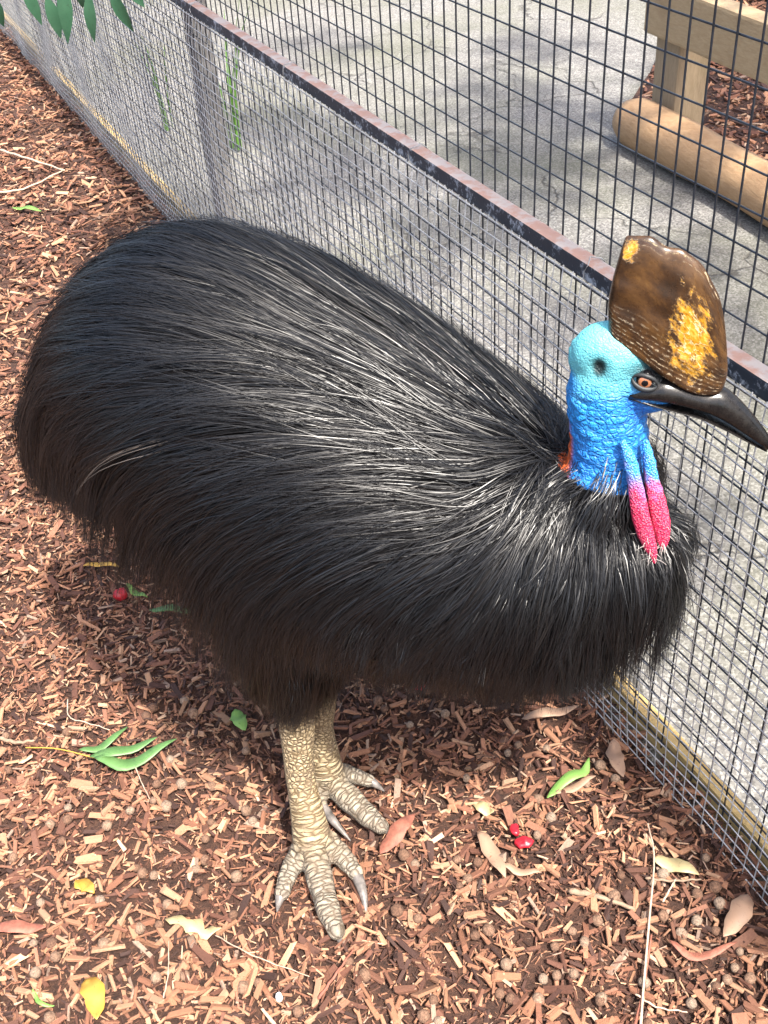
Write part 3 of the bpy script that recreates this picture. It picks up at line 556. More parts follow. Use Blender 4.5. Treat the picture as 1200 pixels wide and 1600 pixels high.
# neck folds: shallow rolls round the blue neck
dn = np.linalg.norm(co[:, None, :] - NK[None, ::2], axis=2); tn = dn.argmin(1) * 2 / 25.0; ndist = dn.min(1)
skin_zone = ((tn > 0.36) & (ndist < 0.066) & (co[:, 2] > 0.72)) | (co[:, 2] > 0.885) & (np.linalg.norm(co[:, :2] - HP[:2], axis=1) < 0.16)
hz = co[:, 2]
co += nor * (np.where(skin_zone & (tn < 0.9), 0.0016 * wobble(co * np.array([1, 1, 2.2]), 0.030, 4, 9), 0))[:, None]
# leg coordinates
leg_zone = hz < 0.40; along = np.zeros(nv); front = np.zeros(nv); leg_i = np.nonzero(leg_zone)[0]; pc = co[leg_i]; best = np.full(len(leg_i), 9.0); al = np.zeros(len(leg_i)); fr = np.zeros(len(leg_i)); kd = np.zeros(len(leg_i)); an_ = np.zeros(len(leg_i))
fwd = {}
for q, kind in limb_segs:
    seg_l = np.concatenate([[0], np.cumsum(np.linalg.norm(np.diff(q, axis=0), axis=1))])
    for i in range(len(q) - 1):
        a, b = q[i], q[i + 1]; ab = b - a; t = np.clip(((pc - a) @ ab) / (ab @ ab), 0, 1); v = pc - (a + t[:, None] * ab); d = np.linalg.norm(v, axis=1); u_ = seg_l[i] + t * np.linalg.norm(ab)
        vn = v / (d[:, None] + 1e-9); fdir = np.array([0.25, -0.97, 0.0]) if kind == 'shank' else np.array([0, 0, 1.0])
        k = d < best; best[k] = d[k]; al[k] = u_[k]; fr[k] = (vn @ fdir)[k] * 0.5 + 0.5; kd[k] = 0 if kind == 'shank' else 1; sdv = np.cross(ab / np.linalg.norm(ab), fdir); an_[k] = (np.arctan2(vn @ sdv, vn @ fdir) * 0.028)[k]
along[leg_i] = al; front[leg_i] = fr; around = np.zeros(nv); around[leg_i] = an_; stretch = np.full(nv, 0.22); stretch[leg_i] = np.where(kd < 0.5, np.interp(al, [0.0, 0.15, 0.20], [0.95, 0.85, 0.2]), 0.2)
body_me.vertices.foreach_set('co', co.astype(np.float32).ravel()); body_me.update()
# colours that belong to the skin
colr = np.full((nv, 3), 0.01)
hs = (co - HP) @ HA
TURQ, BLUE, DEEP = np.array([0.115, 0.43, 0.49]), np.array([0.020, 0.27, 0.68]), np.array([0.012, 0.10, 0.46])
zt = hc(300, 720)[2]; zb = hc(300, 1000)[2]
w1 = np.clip((hz - zt + 0.012 * wobble(co, 0.04, 8)) / 0.035 + 0.5, 0, 1)[:, None]; w2 = np.clip((hz - zb) / 0.07, 0, 1)[:, None]
sk = TURQ * w1 + (BLUE * 0.75 + DEEP * 0.25) * (1 - w1); sk = np.where(w1 > 0.01, sk, BLUE * w2 + (BLUE * 0.55 + DEEP * 0.45) * (1 - w2))
jaw = np.exp(-(np.linalg.norm(co - hc(420, 850, -0.02), axis=1) / 0.035) ** 2)[:, None]; sk = sk * (1 - 0.7 * jaw) + DEEP * 0.7 * jaw
sk = sk * (1 - 0.55 * np.exp(-(de / 0.019) ** 2))[:, None] ; sk = sk * (1 - 0.93 * de_n)[:, None]
eye_c = hc(450, 718, -0.026); dE = np.linalg.norm(co - eye_c, axis=1); _lo = hc(505, 738, -0.028); _ls = (co - _lo) @ HA; _lz = co[:, 2] - _lo[2] + 0.42 * _ls; lore = np.clip(1.5 - np.sqrt((_ls / 0.034) ** 2 + (_lz / 0.017) ** 2) * 1.0, 0, 1)[:, None]
sk = sk * (1 - 0.99 * lore) + np.array([0.004, 0.005, 0.006]) * 0.99 * lore
back = np.clip(((-(co - np.take(NK, np.minimum((tn * 25).astype(int), 25), axis=0)) @ HA) - 0.041) / 0.006, 0, 1) * np.clip((tn - 0.30) / 0.05, 0, 1) * np.clip((0.66 - tn) / 0.05, 0, 1)
sk = sk * (1 - back)[:, None] + np.array([0.55, 0.10, 0.02]) * back[:, None]
lgc = np.array([0.36, 0.28, 0.165]); grey = np.array([0.215, 0.195, 0.17]); wt = np.clip((0.085 - hz) / 0.05, 0, 1)[:, None]
shade = np.clip(front * 1.6 - 0.15, 0.0, 1)[:, None]
lg = (lgc * shade + np.array([0.32, 0.26, 0.165]) * (1 - shade)) * (1 - wt * 0.8) + grey * wt * 0.8
leg_m = leg_zone; colr[leg_m] = lg[leg_m]; colr[skin_zone] = sk[skin_zone]
a_ = body_me.color_attributes.new('col', 'FLOAT_COLOR', 'POINT'); c4 = np.ones((nv, 4), np.float32); c4[:, :3] = colr; a_.data.foreach_set('color', c4.ravel())
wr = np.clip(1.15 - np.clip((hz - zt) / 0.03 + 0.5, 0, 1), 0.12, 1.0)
for nm, vv in (('along', along), ('front', front), ('around', around), ('stretch', stretch), ('wrinkle', wr)):
    a_ = body_me.attributes.new(nm, 'FLOAT', 'POINT'); a_.data.foreach_set('value', vv.astype(np.float32))
body_me.materials.clear()
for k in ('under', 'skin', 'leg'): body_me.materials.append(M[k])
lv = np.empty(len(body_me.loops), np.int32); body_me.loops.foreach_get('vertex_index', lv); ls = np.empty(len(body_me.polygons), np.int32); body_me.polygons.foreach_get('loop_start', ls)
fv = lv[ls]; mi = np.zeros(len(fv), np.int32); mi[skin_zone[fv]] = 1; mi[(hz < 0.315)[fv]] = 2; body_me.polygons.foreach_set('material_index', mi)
body_me.polygons.foreach_set('use_smooth', np.ones(len(fv), bool)); body_me.update()
bird = empty('cassowary', tuple(gz(500, 1270, 0.0))); tag(bird, 'black cassowary with blue neck and brown casque standing beside the wire fence', 'cassowary')
child('body', body_me, None, bird)

# claws
for L in legs.values():
    for pts, rr, cl_, cr in L['toes']:
        q = [gz(*p) for p in cl_]
        if len(q) == 2: q = [q[0], (q[0] + q[1]) / 2 + np.array([0, 0, 0.004]), q[1]]
        q = spline(q, 9); child('claw', poly_mesh('claw', [tube(q, cr * (1 - np.linspace(0, 1, 9) ** 1.6 * 0.88), 10, cap=2)]), M['claw'], bird)

# casque: lens-shaped blade between a base curve and a crest curve
base_c = [(292, 478), (335, 528), (420, 578), (500, 640), (565, 682), (640, 728), (720, 752), (790, 772)]
top_c = [(352, 118), (378, 82), (470, 82), (555, 130), (640, 158), (710, 215), (772, 330), (806, 470)]
Bc = spline([hc(*p) for p in base_c], 44); Tc = spline([hc(*p) for p in top_c], 44); nu, nvv = 44, 36
backp = spline([hc(*p) for p in [(288, 470), (287, 380), (305, 280), (330, 190), (352, 118)]], nvv); frontp = spline([hc(*p) for p in [(797, 770), (818, 700), (818, 620), (814, 545), (806, 470)]], nvv)
G = np.zeros((nu, nvv, 3)); U_, V_ = np.meshgrid(np.linspace(0, 1, nu), np.linspace(0, 1, nvv), indexing='ij')
for i in range(nu):
    for j in range(nvv):
        u, v = U_[i, j], V_[i, j]                # Coons patch
        G[i, j] = Bc[i] * (1 - v) + Tc[i] * v + backp[j] * (1 - u) + frontp[j] * u - (Bc[0] * (1 - u) * (1 - v) + Bc[-1] * u * (1 - v) + Tc[0] * (1 - u) * v + Tc[-1] * u * v)
thick = (0.018 * (1 - V_) ** 0.8 + 0.0065) * np.clip(1 - (2 * U_ - 1) ** 4, 0, 1) ** 0.5 * np.clip(1 - V_ ** 10, 0, 1) ** 0.5 + 0.0004
thick *= 1 + 0.06 * wobble(np.stack([U_, V_, 0 * U_], -1), 0.25, 2)
G += HU * (0.0025 * wobble(np.stack([U_, 0 * U_, 0 * U_], -1), 0.14, 6) * V_ ** 8)[..., None]
sideA = G - HN * thick[..., None]; sideB = G + HN * thick[..., None]; V = np.vstack([sideA.reshape(-1, 3), sideB.reshape(-1, 3)]); n = nu * nvv; I = np.arange(n).reshape(nu, nvv); F = []
for i in range(nu - 1):
    for j in range(nvv - 1):
        F.append((I[i, j], I[i + 1, j], I[i + 1, j + 1], I[i, j + 1])); F.append((n + I[i, j + 1], n + I[i + 1, j + 1], n + I[i + 1, j], n + I[i, j]))
rim = [I[i, 0] for i in range(nu)] + [I[nu - 1, j] for j in range(1, nvv)] + [I[i, nvv - 1] for i in range(nu - 2, -1, -1)] + [I[0, j] for j in range(nvv - 2, 0, -1)]
F += [(rim[k], n + rim[k], n + rim[(k + 1) % len(rim)], rim[(k + 1) % len(rim)]) for k in range(len(rim))]
cq = mesh_np('casque', V, F, None, True, dict(cu=np.tile(U_.ravel(), 2), cv=np.tile(V_.ravel(), 2))); child('casque', cq, M['casque'], bird)

# beak: two mandibles lofted from gape to tip
def loft(secs, seg=16):                          # secs: (centre, halfwidth, halfheight, ridge) in the head plane
    V, F = [], []
    for k, (c, w, h, rd) in enumerate(secs):
        for j in range(seg):
            t = j / seg * 2 * PI; x = math.cos(t); y = math.sin(t); yy = math.copysign(abs(y) ** 0.6, y); V.append(c + HN * w * math.copysign(abs(x) ** 0.6, x) * (1 - 0.5 * rd * max(0.0, yy) ** 2) + np.array([0, 0, 1.0]) * h * yy)
    for k in range(len(secs) - 1):
        for j in range(seg): a = k * seg + j; b = k * seg + (j + 1) % seg; F.append((a, b, b + seg, a + seg))
    F.append(tuple(range(seg - 1, -1, -1))); F.append(tuple((len(secs) - 1) * seg + j for j in range(seg))); return V, F
def mand(top, bot, wid, ft, n=22, ridge=1.0):
    wk = lambda m_: np.interp(np.linspace(0, 1, m_), np.linspace(0, 1, len(wid)), wid); fk = lambda m_: np.interp(np.linspace(0, 1, m_), [0, 0.35, 1], [ft, 0.1, 0.0])
    T_ = spline([hc(*p, -w * f) + HN * w * f for p, w, f in zip(top, wk(len(top)), fk(len(top)))], n); B_ = spline([hc(*p, -w * 0.75) + HN * w * 0.75 for p, w in zip(bot, wk(len(bot)))], n); W_ = wk(n)
    return loft([((T_[i] + B_[i]) / 2, W_[i], max(0.0012, np.linalg.norm(T_[i] - B_[i]) / 2), ridge) for i in range(n)])
ub = poly_mesh('upper_beak', [mand([(395, 752), (480, 728), (560, 705), (640, 722), (730, 752), (805, 766), (880, 828), (950, 905), (1012, 985), (1038, 1050)], [(376, 812), (450, 820), (530, 831), (620, 850), (710, 874), (790, 908), (870, 955), (940, 1000), (1000, 1040), (1042, 1072)],
        [0.0335, 0.0335, 0.031, 0.0265, 0.0225, 0.0185, 0.0145, 0.0110, 0.0075, 0.003], 0.85)])
beak = child('upper_beak', ub, M['beak'], bird)
lb = poly_mesh('lower_beak', [mand([(380, 785), (480, 805), (580, 828), (690, 860), (780, 903), (860, 948), (930, 995), (995, 1036)], [(383, 806), (480, 834), (580, 858), (690, 887), (780, 930), (860, 974), (930, 1014), (995, 1048)],
        [0.032, 0.031, 0.0265, 0.021, 0.0165, 0.0125, 0.008, 0.003], 0.8, ridge=0)]); child('lower_beak', lb, M['beak'], bird)
for sgn in (-1, 1):                              # nostrils: dark slots set in the beak's sides
    q = spline([hc(868, 928, -0.0125) + HN * (0.0125 + sgn * 0.0125), hc(905, 945, -0.0112) + HN * (0.0112 + sgn * 0.0112), hc(940, 962, -0.0095) + HN * (0.0095 + sgn * 0.0095)], 7)
    o = child('nostril', poly_mesh('nostril', [tube(q, [0.001, 0.002, 0.0028, 0.003, 0.0026, 0.0018, 0.0008], 8, cap=1)]), M['under'], bird); o.parent = beak; o.matrix_parent_inverse = Matrix.Translation(-bird.location)
# eyes
M['lid'] = mat_simple('dark_eyelid', (0.012, 0.014, 0.016), 0.55)
iris_m = NT('amber_iris'); iris_m.set(Base_Color=(0.30, 0.115, 0.05, 1), Roughness=0.06); iris_m.b.inputs['Coat Weight'].default_value = 1.0
pupil_m = NT('pupil'); pupil_m.set(Base_Color=(0.004, 0.004, 0.005, 1), Roughness=0.05)
def sphere(c, r, n=18, sq=(1, 1, 1)):
    V, F = [], []
    for i in range(n + 1):
        for j in range(n): a, b = PI * i / n, 2 * PI * j / n; V.append(np.asarray(c) + r * np.array([math.sin(a) * math.cos(b) * sq[0], math.sin(a) * math.sin(b) * sq[1], math.cos(a) * sq[2]]))
    for i in range(n):
        for j in range(n): F.append((i * n + j, (i + 1) * n + j, (i + 1) * n + (j + 1) % n, i * n + (j + 1) % n))
    return V, F
for sgn in (-1, 1):
    c = hc(450, 720, -0.0235) + HN * (0.0235 + sgn * 0.0235); view = HN * sgn + HA * 0.12 + HU * 0.05; view /= np.linalg.norm(view)
    e = child('eye', poly_mesh('eye', [sphere(c, 0.0114)]), pupil_m.m, bird)
    V, F = sphere((0, 0, 0), 0.0082, 16); V = np.array(V); V = V - np.outer(V @ view, view) * 0.62 + c + view * 0.0086; o = child('iris', poly_mesh('iris', [(V, F)]), iris_m.m, bird); o.parent = e
    V, F = sphere((0, 0, 0), 0.0042, 14); V = np.array(V); V = V - np.outer(V @ view, view) * 0.8 + c + view * 0.0112
    o = child('pupil', poly_mesh('pupil', [(V, F)]), pupil_m.m, bird); o.parent = e
    ax = HA * math.cos(-0.25) + HU * math.sin(-0.25); ay = np.cross(view, ax)
    for nm, sg in (('upper_eyelid', 1), ('lower_eyelid', -1)):
        V, F = [], []
        tt = np.linspace(0.02, PI - 0.02, 17)
        q = [c + view * (0.0095 - 0.002 * abs(math.cos(t))) + ax * 0.0150 * math.cos(t) + ay * (-sg if sgn > 0 else sg) * -1 * (0.0088 if sg > 0 else 0.0088) * math.sin(t) * (1) for t in tt]
        child(nm, poly_mesh(nm, [tube(q, [0.0010 + (0.0030 if sg > 0 else 0.0020) * math.sin(t) for t in tt], 8, cap=2)]), M['lid'], bird)

# wattles
PINK, WB = np.array([0.52, 0.018, 0.075]), np.array([0.03, 0.25, 0.66])
def wattle(pts, rr, offs, key):
    q = spline([hc(x, y, o) for (x, y), o in zip(pts, offs)], 24); r = np.interp(np.linspace(0, 1, 24), np.linspace(0, 1, len(rr)), rr); V, F = tube(q, r * 0.55, 14, R2=r, up=HA.tolist())
    V = np.array(V); t = np.clip((q[0][2] - V[:, 2]) / (q[0][2] - q[-1][2]), 0, 1); w = np.clip((t - 0.22 + 0.10 * wobble(V, 0.012, key)) / 0.22, 0, 1)[:, None]; V = V + 0.0008 * wobble(V, 0.010, key)[:, None]
    me = poly_mesh('wattle', [(V, F)]); a = me.color_attributes.new('col', 'FLOAT_COLOR', 'POINT'); c = np.ones((len(V), 4), np.float32); c[:, :3] = WB * (1 - w) + PINK * w; a.data.foreach_set('color', c.ravel())
    wo_ = child('wattle', me, M['wattle'], bird); parts = []
    for k in range(34):                          # sparse pale bristles
        i = int(24 * rng.uniform(0.55, 1) ** 0.6) - 1; a = rng.uniform(0, 6.28); d = HA * math.cos(a) + HN * math.sin(a) * 0.8 + HU * rng.uniform(-1.2, 0.1); d /= np.linalg.norm(d); l = rng.uniform(0.008, 0.02)
        parts.append(tube([q[i], q[i] + d * l * 0.6, q[i] + d * l + HU * -0.003], [0.00035, 0.0003, 0.00012], 4, cap=1))
    o = child('bristles', poly_mesh('bristles', parts), M['bristle'], bird); o.parent = wo_; tag(o, kind='stuff')
M['bristle'] = mat_simple('pale_bristle', (0.55, 0.48, 0.45), 0.5)
wattle([(352, 1000), (384, 1085), (405, 1180), (424, 1290), (450, 1400), (477, 1480), (493, 1535)], [0.004, 0.0082, 0.0098, 0.0114, 0.0114, 0.0080, 0.0028], [-0.046, -0.050, -0.054, -0.060, -0.064, -0.067, -0.069], 3)
wattle([(452, 1000), (470, 1085), (482, 1180), (506, 1280), (524, 1370), (531, 1440), (532, 1475)], [0.004, 0.0082, 0.0098, 0.0116, 0.0114, 0.0082, 0.0028], [-0.030, -0.036, -0.042, -0.050, -0.056, -0.060, -0.062], 9)

# plumage: long lax feathers grown over the body; every feather is a lock of fine strands
tv, tF = torso(0.020, 40, 32); allp = [(tv, tF)] + thigh_parts + [tube(NK[:15], NR[:15] * 1.02, 20, R2=NR[:15] * 1.1, up=HA.tolist())]
gm = poly_mesh('grow', allp); gm.calc_loop_triangles(); vco = np.array([v.co[:] for v in gm.vertices]); tri = np.array([t.vertices[:] for t in gm.loop_triangles])
bvh = BVHTree.FromPolygons([tuple(v) for v in vco], [tuple(t) for t in tri]); bpy.data.meshes.remove(gm)
Z_ = np.array([0, 0, 1.0]); K = 8
def near(Pn):
    N_ = np.empty_like(Pn); Q_ = np.empty_like(Pn)
    for i, p in enumerate(Pn): l, nn, _, _ = bvh.find_nearest(p); Q_[i] = l; N_[i] = nn
    return Q_, N_
n_torso = len(tF) * 2 - 64; is_torso = np.arange(len(tri)) < n_torso
ta, tb, tc = vco[tri[:, 0]], vco[tri[:, 1]], vco[tri[:, 2]]; cr_ = np.cross(tb - ta, tc - ta); area = np.linalg.norm(cr_, axis=1)
_cs = ((ta + tb + tc) / 3 - P0) @ BA; _w = area * np.interp(_cs, [-0.6, 0.05, 0.2, 0.45, 0.6], [0.9, 1.0, 1.5, 1.9, 1.5]) * np.where(is_torso, 1.0, 1.2)
neck_line = hc(300, 1045)[2]
def roots(N):
    ti = rng.choice(len(tri), N, p=_w / _w.sum()); r1, r2 = np.sqrt(rng.uniform(0, 1, N)), rng.uniform(0, 1, N)
    p = ta[ti] * (1 - r1)[:, None] + tb[ti] * (r1 * (1 - r2))[:, None] + tc[ti] * (r1 * r2)[:, None]; nr = cr_[ti] / area[ti][:, None]; to = is_torso[ti]
    s = (p - P0) @ BA; nl_ = (p - P0) @ BN; cz = np.interp(s, SI, CZ); hh = np.interp(s, SI, HH) - 0.05; hw = np.interp(s, SI, HW) - 0.05
    deep = ((((p[:, 2] - cz) / np.maximum(hh, 0.01)) ** 2 + (nl_ / np.maximum(hw, 0.01)) ** 2) < 0.9) & ~to
    fl_ = neck_line + 0.006 + 0.018 * np.clip((p - HP) @ HA / 0.05, -1, 1) + 0.012 * wobble(p, 0.03, 6)
    k = ~deep & (p[:, 2] > 0.335) & ~((np.linalg.norm(p[:, :2] - NK[12, :2], axis=1) < 0.072) & (p[:, 2] > fl_))
    k &= ~((nr @ (CAMP - bp(0, 0, 0.7)) < -0.75) & (rng.uniform(0, 1, N) < 0.5))       # the hidden side needs fewer
    return p[k], nr[k], to[k]
# guides
groot, gn, gt = roots(8400); G_ = len(groot); S_ = (groot - P0) @ BA; cz_r = np.interp(S_, SI, CZ); hh_r = np.interp(S_, SI, HH)
e_ = np.clip((groot[:, 2] - cz_r) / hh_r, -1.2, 1.2)
Ln = np.interp(S_, [-0.62, -0.4, -0.2, 0.2, 0.40, 0.6], [0.145, 0.22, 0.27, 0.25, 0.17, 0.125]) * rng.uniform(0.75, 1.2, G_)
_nl = (groot - P0) @ BN; _zn = np.interp(S_, [-0.6, -0.4, -0.3, -0.2, -0.1, 0.0, 0.1, 0.2, 0.3, 0.45, 0.55], [0.635, 0.66, 0.64, 0.54, 0.42, 0.41, 0.50, 0.57, 0.60, 0.60, 0.635]) - np.clip(_nl + 0.2, 0, 0.3)
_mx = np.maximum((groot[:, 2] - _zn) / 0.85, 0.055) * rng.uniform(0.85, 1.2, G_); Ln = np.where(gt & (e_ < 0.55), np.minimum(Ln, _mx), Ln)
_nk = np.linalg.norm(groot[:, :2] - NK[12, :2], axis=1) < 0.085; Ln = np.where(_nk, Ln * np.interp(groot[:, 2], [neck_line - 0.10, neck_line], [1.0, 0.42]), Ln); lo_ = (groot[:, 2] < 0.50) & ~gt; Ln[lo_] *= np.interp(groot[lo_, 2], [0.33, 0.50], [0.22, 0.75])
cl_ = np.stack([wobble(groot, 0.11, a, 8) for a in (1, 13, 25)], -1); gj = rng.normal(0, 1, (G_, 3))
hmax = np.clip(rng.uniform(0.004, 0.024, G_) + 0.006 * wobble(groot, 0.05, 7, 8), 0.003, 0.05); stray = rng.uniform(0, 1, G_) < 0.05; hmax[stray] += rng.uniform(0.008, 0.022, stray.sum())
GP = np.empty((G_, K, 3)); GN = np.empty((G_, K, 3)); GT = np.empty((G_, K, 3)); p = groot.copy(); prevd = None
for k in range(K):
    q, nn = near(p); s_ = (p - P0) @ BA; cz = np.interp(s_, SI, CZ); hh = np.interp(s_, SI, HH); e = np.clip((p[:, 2] - cz) / hh, -1.2, 1.2); t = k / (K - 1)
    wz = np.interp(e, [-1, -0.4, 0.1, 0.5, 0.85], [3.0, 2.0, 0.95, 0.42, 0.12]) + np.interp(s_, [-0.62, -0.45, -0.30, 0.30, 0.42, 0.55], [1.8, 1.1, 0, 0, 1.9, 4.0]) + np.where(p[:, 2] < 0.50, 1.5, 0)
    wa = np.interp(s_, [-0.6, 0.36, 0.46, 0.6], [1.0, 1.0, 0.55, 0.25])
    fl = -BA * wa[:, None] - Z_ * wz[:, None]; fl /= np.linalg.norm(fl, axis=1)[:, None]
    fl = fl + 0.10 * cl_ + (0.05 + 0.13 * t) * gj
    tang = fl - nn * (fl * nn).sum(1)[:, None]; tang /= np.linalg.norm(tang, axis=1)[:, None] + 1e-6
    hang = np.clip((-nn[:, 2] + 0.15) / 0.35, 0, 1) * np.clip(0.25 + t * 1.8, 0, 1) * (p[:, 2] < cz + 0.05) * np.where(gt, 1.0, 0.12)      # under the flanks feathers hang free
    d = tang * (1 - hang)[:, None] + (fl * 0.75 - Z_ * 0.45 + nn * np.array([1, 1, 0]) * 0.06) * hang[:, None]; d /= np.linalg.norm(d, axis=1)[:, None] + 1e-6
    if prevd is not None: d = d * 0.62 + prevd * 0.38; d /= np.linalg.norm(d, axis=1)[:, None]
    GP[:, k] = p; GN[:, k] = nn; GT[:, k] = d; prevd = d
    if k < K - 1:
        p2 = p + d * (Ln / (K - 1))[:, None]; want = hmax * ((k + 1) / (K - 1)) ** 0.7 + 0.003; hcur = ((p2 - q) * nn).sum(1)
        stick = np.where(hang > 0.25, 0.0, np.where(hang > 0.05, 0.12, 0.7)) * np.where(np.abs(hcur) > 0.06, 0.25, 1.0); stick = np.where((hcur < want) & (hcur > -0.06), 0.9, stick); p = p2 + nn * ((want - hcur) * stick)[:, None]
# strands of each feather: fanned at the root, drawn together at the tip
per = 15; gi = np.repeat(np.arange(G_), per); n = len(gi); tt = np.linspace(0, 1, K); sc_ = rng.uniform(0.72, 1.08, n)
side_g = np.cross(GT, GN); side_g /= np.linalg.norm(side_g, axis=2)[..., None] + 1e-9; up_g = np.cross(side_g, GT)
a_ = rng.normal(0, 0.0085, n); b_ = rng.normal(0, 0.0028, n); c_ = rng.uniform(-0.035, 0.035, n); conv = rng.uniform(0.35, 0.95, n); curl_ = rng.normal(0, 0.006, n)
prof = 1 - conv[:, None] * tt[None] ** 1.3; frac = tt[None] * sc_[:, None] * (K - 1); i0 = np.clip(frac.astype(int), 0, K - 2); f_ = (frac - i0)[..., None]; rows = gi[:, None]
lerp = lambda A: A[rows, i0] * (1 - f_) + A[rows, i0 + 1] * f_
P_ = lerp(GP); Sd = lerp(side_g); Ud = lerp(up_g); Td = lerp(GT)
P_ = P_ + Sd * (a_[:, None] * prof + curl_[:, None] * tt[None] ** 2)[..., None] + Ud * (b_[:, None] * (0.4 + 0.6 * prof))[..., None] + Td * (c_ * 0.6)[:, None, None]
roll = rng.normal(0, 0.55, n)[:, None, None]; S2 = Sd * np.cos(roll) + Ud * np.sin(roll); wv = rng.uniform(0.00028, 0.00058, n)[:, None] * (1 - tt ** 2.0 * 0.85)[None]
Vs = np.stack([P_ - S2 * wv[..., None], P_ + S2 * wv[..., None]], 2)
gtone = rng.uniform(0.6, 1.5, G_); tone = np.array([0.0035, 0.0036, 0.0044])[None] * (gtone[gi] * rng.uniform(0.7, 1.4, n))[:, None]; br = rng.uniform(0, 1, n) < 0.06; tone[br] = np.array([0.009, 0.007, 0.006])
for u_, v_, f0 in ((150, 730, 0.35), (176, 730, 0.45)):    # a few worn pale feathers by the tail
    mid = (GP[:, 4] - CAMP) @ RM; uu = 600 + FPX * mid[:, 0] / mid[:, 2]; vv_ = 800 + FPX * mid[:, 1] / mid[:, 2]; dd_ = np.hypot(uu - u_, vv_ - v_) + 1e3 * (hmax < 0.014) + 1e3 * (((GP[:, 4] - P0) @ BN) > 0)
    k_ = (gi == dd_.argmin()) & (rng.uniform(0, 1, n) < f0); tone[k_] = np.array([0.09, 0.075, 0.065])
region = np.where(S_ > 0.34, 1, np.where(S_ < -0.36, 2, np.where(groot[:, 2] < 0.47, 3, 0)))[gi]
for r_, nm in enumerate(('back_feathers', 'breast_feathers', 'tail_feathers', 'leg_feathers')):
    k_ = np.nonzero(region == r_)[0]
    if not len(k_): continue
    V = Vs[k_].reshape(-1, 3); m_ = len(k_); q_ = (np.arange(m_) * K * 2)[:, None] + (np.arange(K - 1) * 2)[None]
    Q = np.stack([q_, q_ + 1, q_ + 3, q_ + 2], -1).reshape(-1, 4)
    o = child(nm, mesh_np(nm, V, Q, np.repeat(tone[k_], K * 2, 0)), M['plume'], bird); tag(o, kind='stuff')

# ------------------------------------------------------------------ litter on the mulch
def lay(name, label, cat, pts, W, mat, z=0.014, fold=0.25, group=None, wavy=0.1, tip=1.0, curl=0.004):
    """a leaf whose midrib follows points on the ground"""
    q = spline([np.array(place(u, v, z)) for u, v in pts], 12); L_ = np.linalg.norm(np.diff(q, axis=0), axis=1).sum()
    T, S, U = frames(q); V, F = [], []
    for i in range(12):
        t = i / 11; w = W / 2 * (math.sin(PI * t ** 0.85) ** (0.75 * tip)) + 0.0006; h = curl * math.sin(t * 9 + W * 500)
        for j, sg in ((0, -1), (1, 0), (2, 1)): V.append(q[i] + S[i] * w * sg * (1 + wavy * math.sin(i * 1.7 + sg)) + U[i] * (fold * w * abs(sg) + h + 0.003 * abs(t - .5)))
    for i in range(11): a = 3 * i; F += [(a, a + 1, a + 4, a + 3), (a + 1, a + 2, a + 5, a + 4)]
    n = len(V); V = np.array(V); V2 = V - np.array([0, 0, 0.0008]); F2 = [tuple(n + i for i in reversed(f)) for f in F]
    rim = [3 * i for i in range(12)] + [34] + [3 * i + 2 for i in range(11, -1, -1)] + [1]; F3 = [(rim[i], rim[(i + 1) % len(rim)], n + rim[(i + 1) % len(rim)], n + rim[i]) for i in range(len(rim))]
    c = q[5].copy(); me = poly_mesh(name, [(np.vstack([V, V2]) - c, F + F2 + F3)]); o = link(name, me, mat); o.location = c
    if label: tag(o, label, cat, group)
    return o
def sprig_child(o, root):
    o.parent = root; o.matrix_parent_inverse = Matrix.Translation(-root.location); return o
# green sprig at the left
sp = empty('gum_leaf_sprig', place(130, 1175)); tag(sp, 'fallen sprig of long green gum leaves lying on the mulch', 'leaves')
for pts, W in (([(125, 1176), (165, 1168), (200, 1138)], 0.016), ([(140, 1182), (190, 1178), (248, 1160)], 0.022), ([(148, 1186), (205, 1196), (278, 1160)], 0.026)):
    sprig_child(lay('leaf', None, None, pts, W, M['green'], 0.02), sp)
q = [np.array(place(u, v, 0.016)) for u, v in ((40, 1167), (90, 1172), (150, 1186))]; child('twig', poly_mesh('twig', [tube(spline(q, 8), 0.0013, 6, cap=1)]), M['yellow'], sp)
lay('fallen_leaf', 'bright green curled leaf on the mulch near the fence foot', 'leaf', [(855, 1240), (885, 1212), (912, 1200), (921, 1178)], 0.020, M['lime'], 0.020)
lay('fallen_leaf', 'pale dry leaf tucked under the bright green leaf', 'leaf', [(866, 1236), (900, 1222), (932, 1206)], 0.014, M['dry'], 0.014)
lay('fallen_leaf', 'orange yellow leaf standing half curled on the mulch', 'leaf', [(133, 1528), (150, 1560), (155, 1602)], 0.034, M['yellow'], 0.022, 0.4)
lay('fallen_leaf', 'torn cream yellow leaf with a ragged edge', 'leaf', [(256, 1430), (295, 1440), (318, 1450), (345, 1446)], 0.022, M['paleleaf'], 0.016, 0.2, wavy=0.55)
lay('fallen_leaf', 'small broad yellow green leaf beside the bird\'s leg', 'leaf', [(368, 1112), (374, 1128), (384, 1146)], 0.030, M['lime'], 0.018, 0.15)
lay('fallen_leaf', 'narrow green leaf lying under the bird\'s tail', 'leaf', [(232, 950), (270, 955), (312, 958)], 0.020, M['green'], 0.02)
lay('fallen_leaf', 'thin yellow green leaf beside the red berry', 'leaf', [(132, 890), (158, 885), (192, 890)], 0.014, M['yellow'], 0.016)
lay('fallen_leaf', 'small lime leaf scrap touching the red berry', 'leaf', [(198, 912), (212, 925), (230, 930)], 0.014, M['lime'], 0.016)
lay('fallen_leaf', 'narrow green leaf far back on the mulch', 'leaf', [(18, 324), (40, 322), (64, 328)], 0.03, M['lime'], 0.02)
lay('fallen_leaf', 'long flat tan leaf beside the red fruit scraps', 'leaf', [(748, 1302), (770, 1340), (790, 1378)], 0.026, M['dry'], 0.018, 0.12)
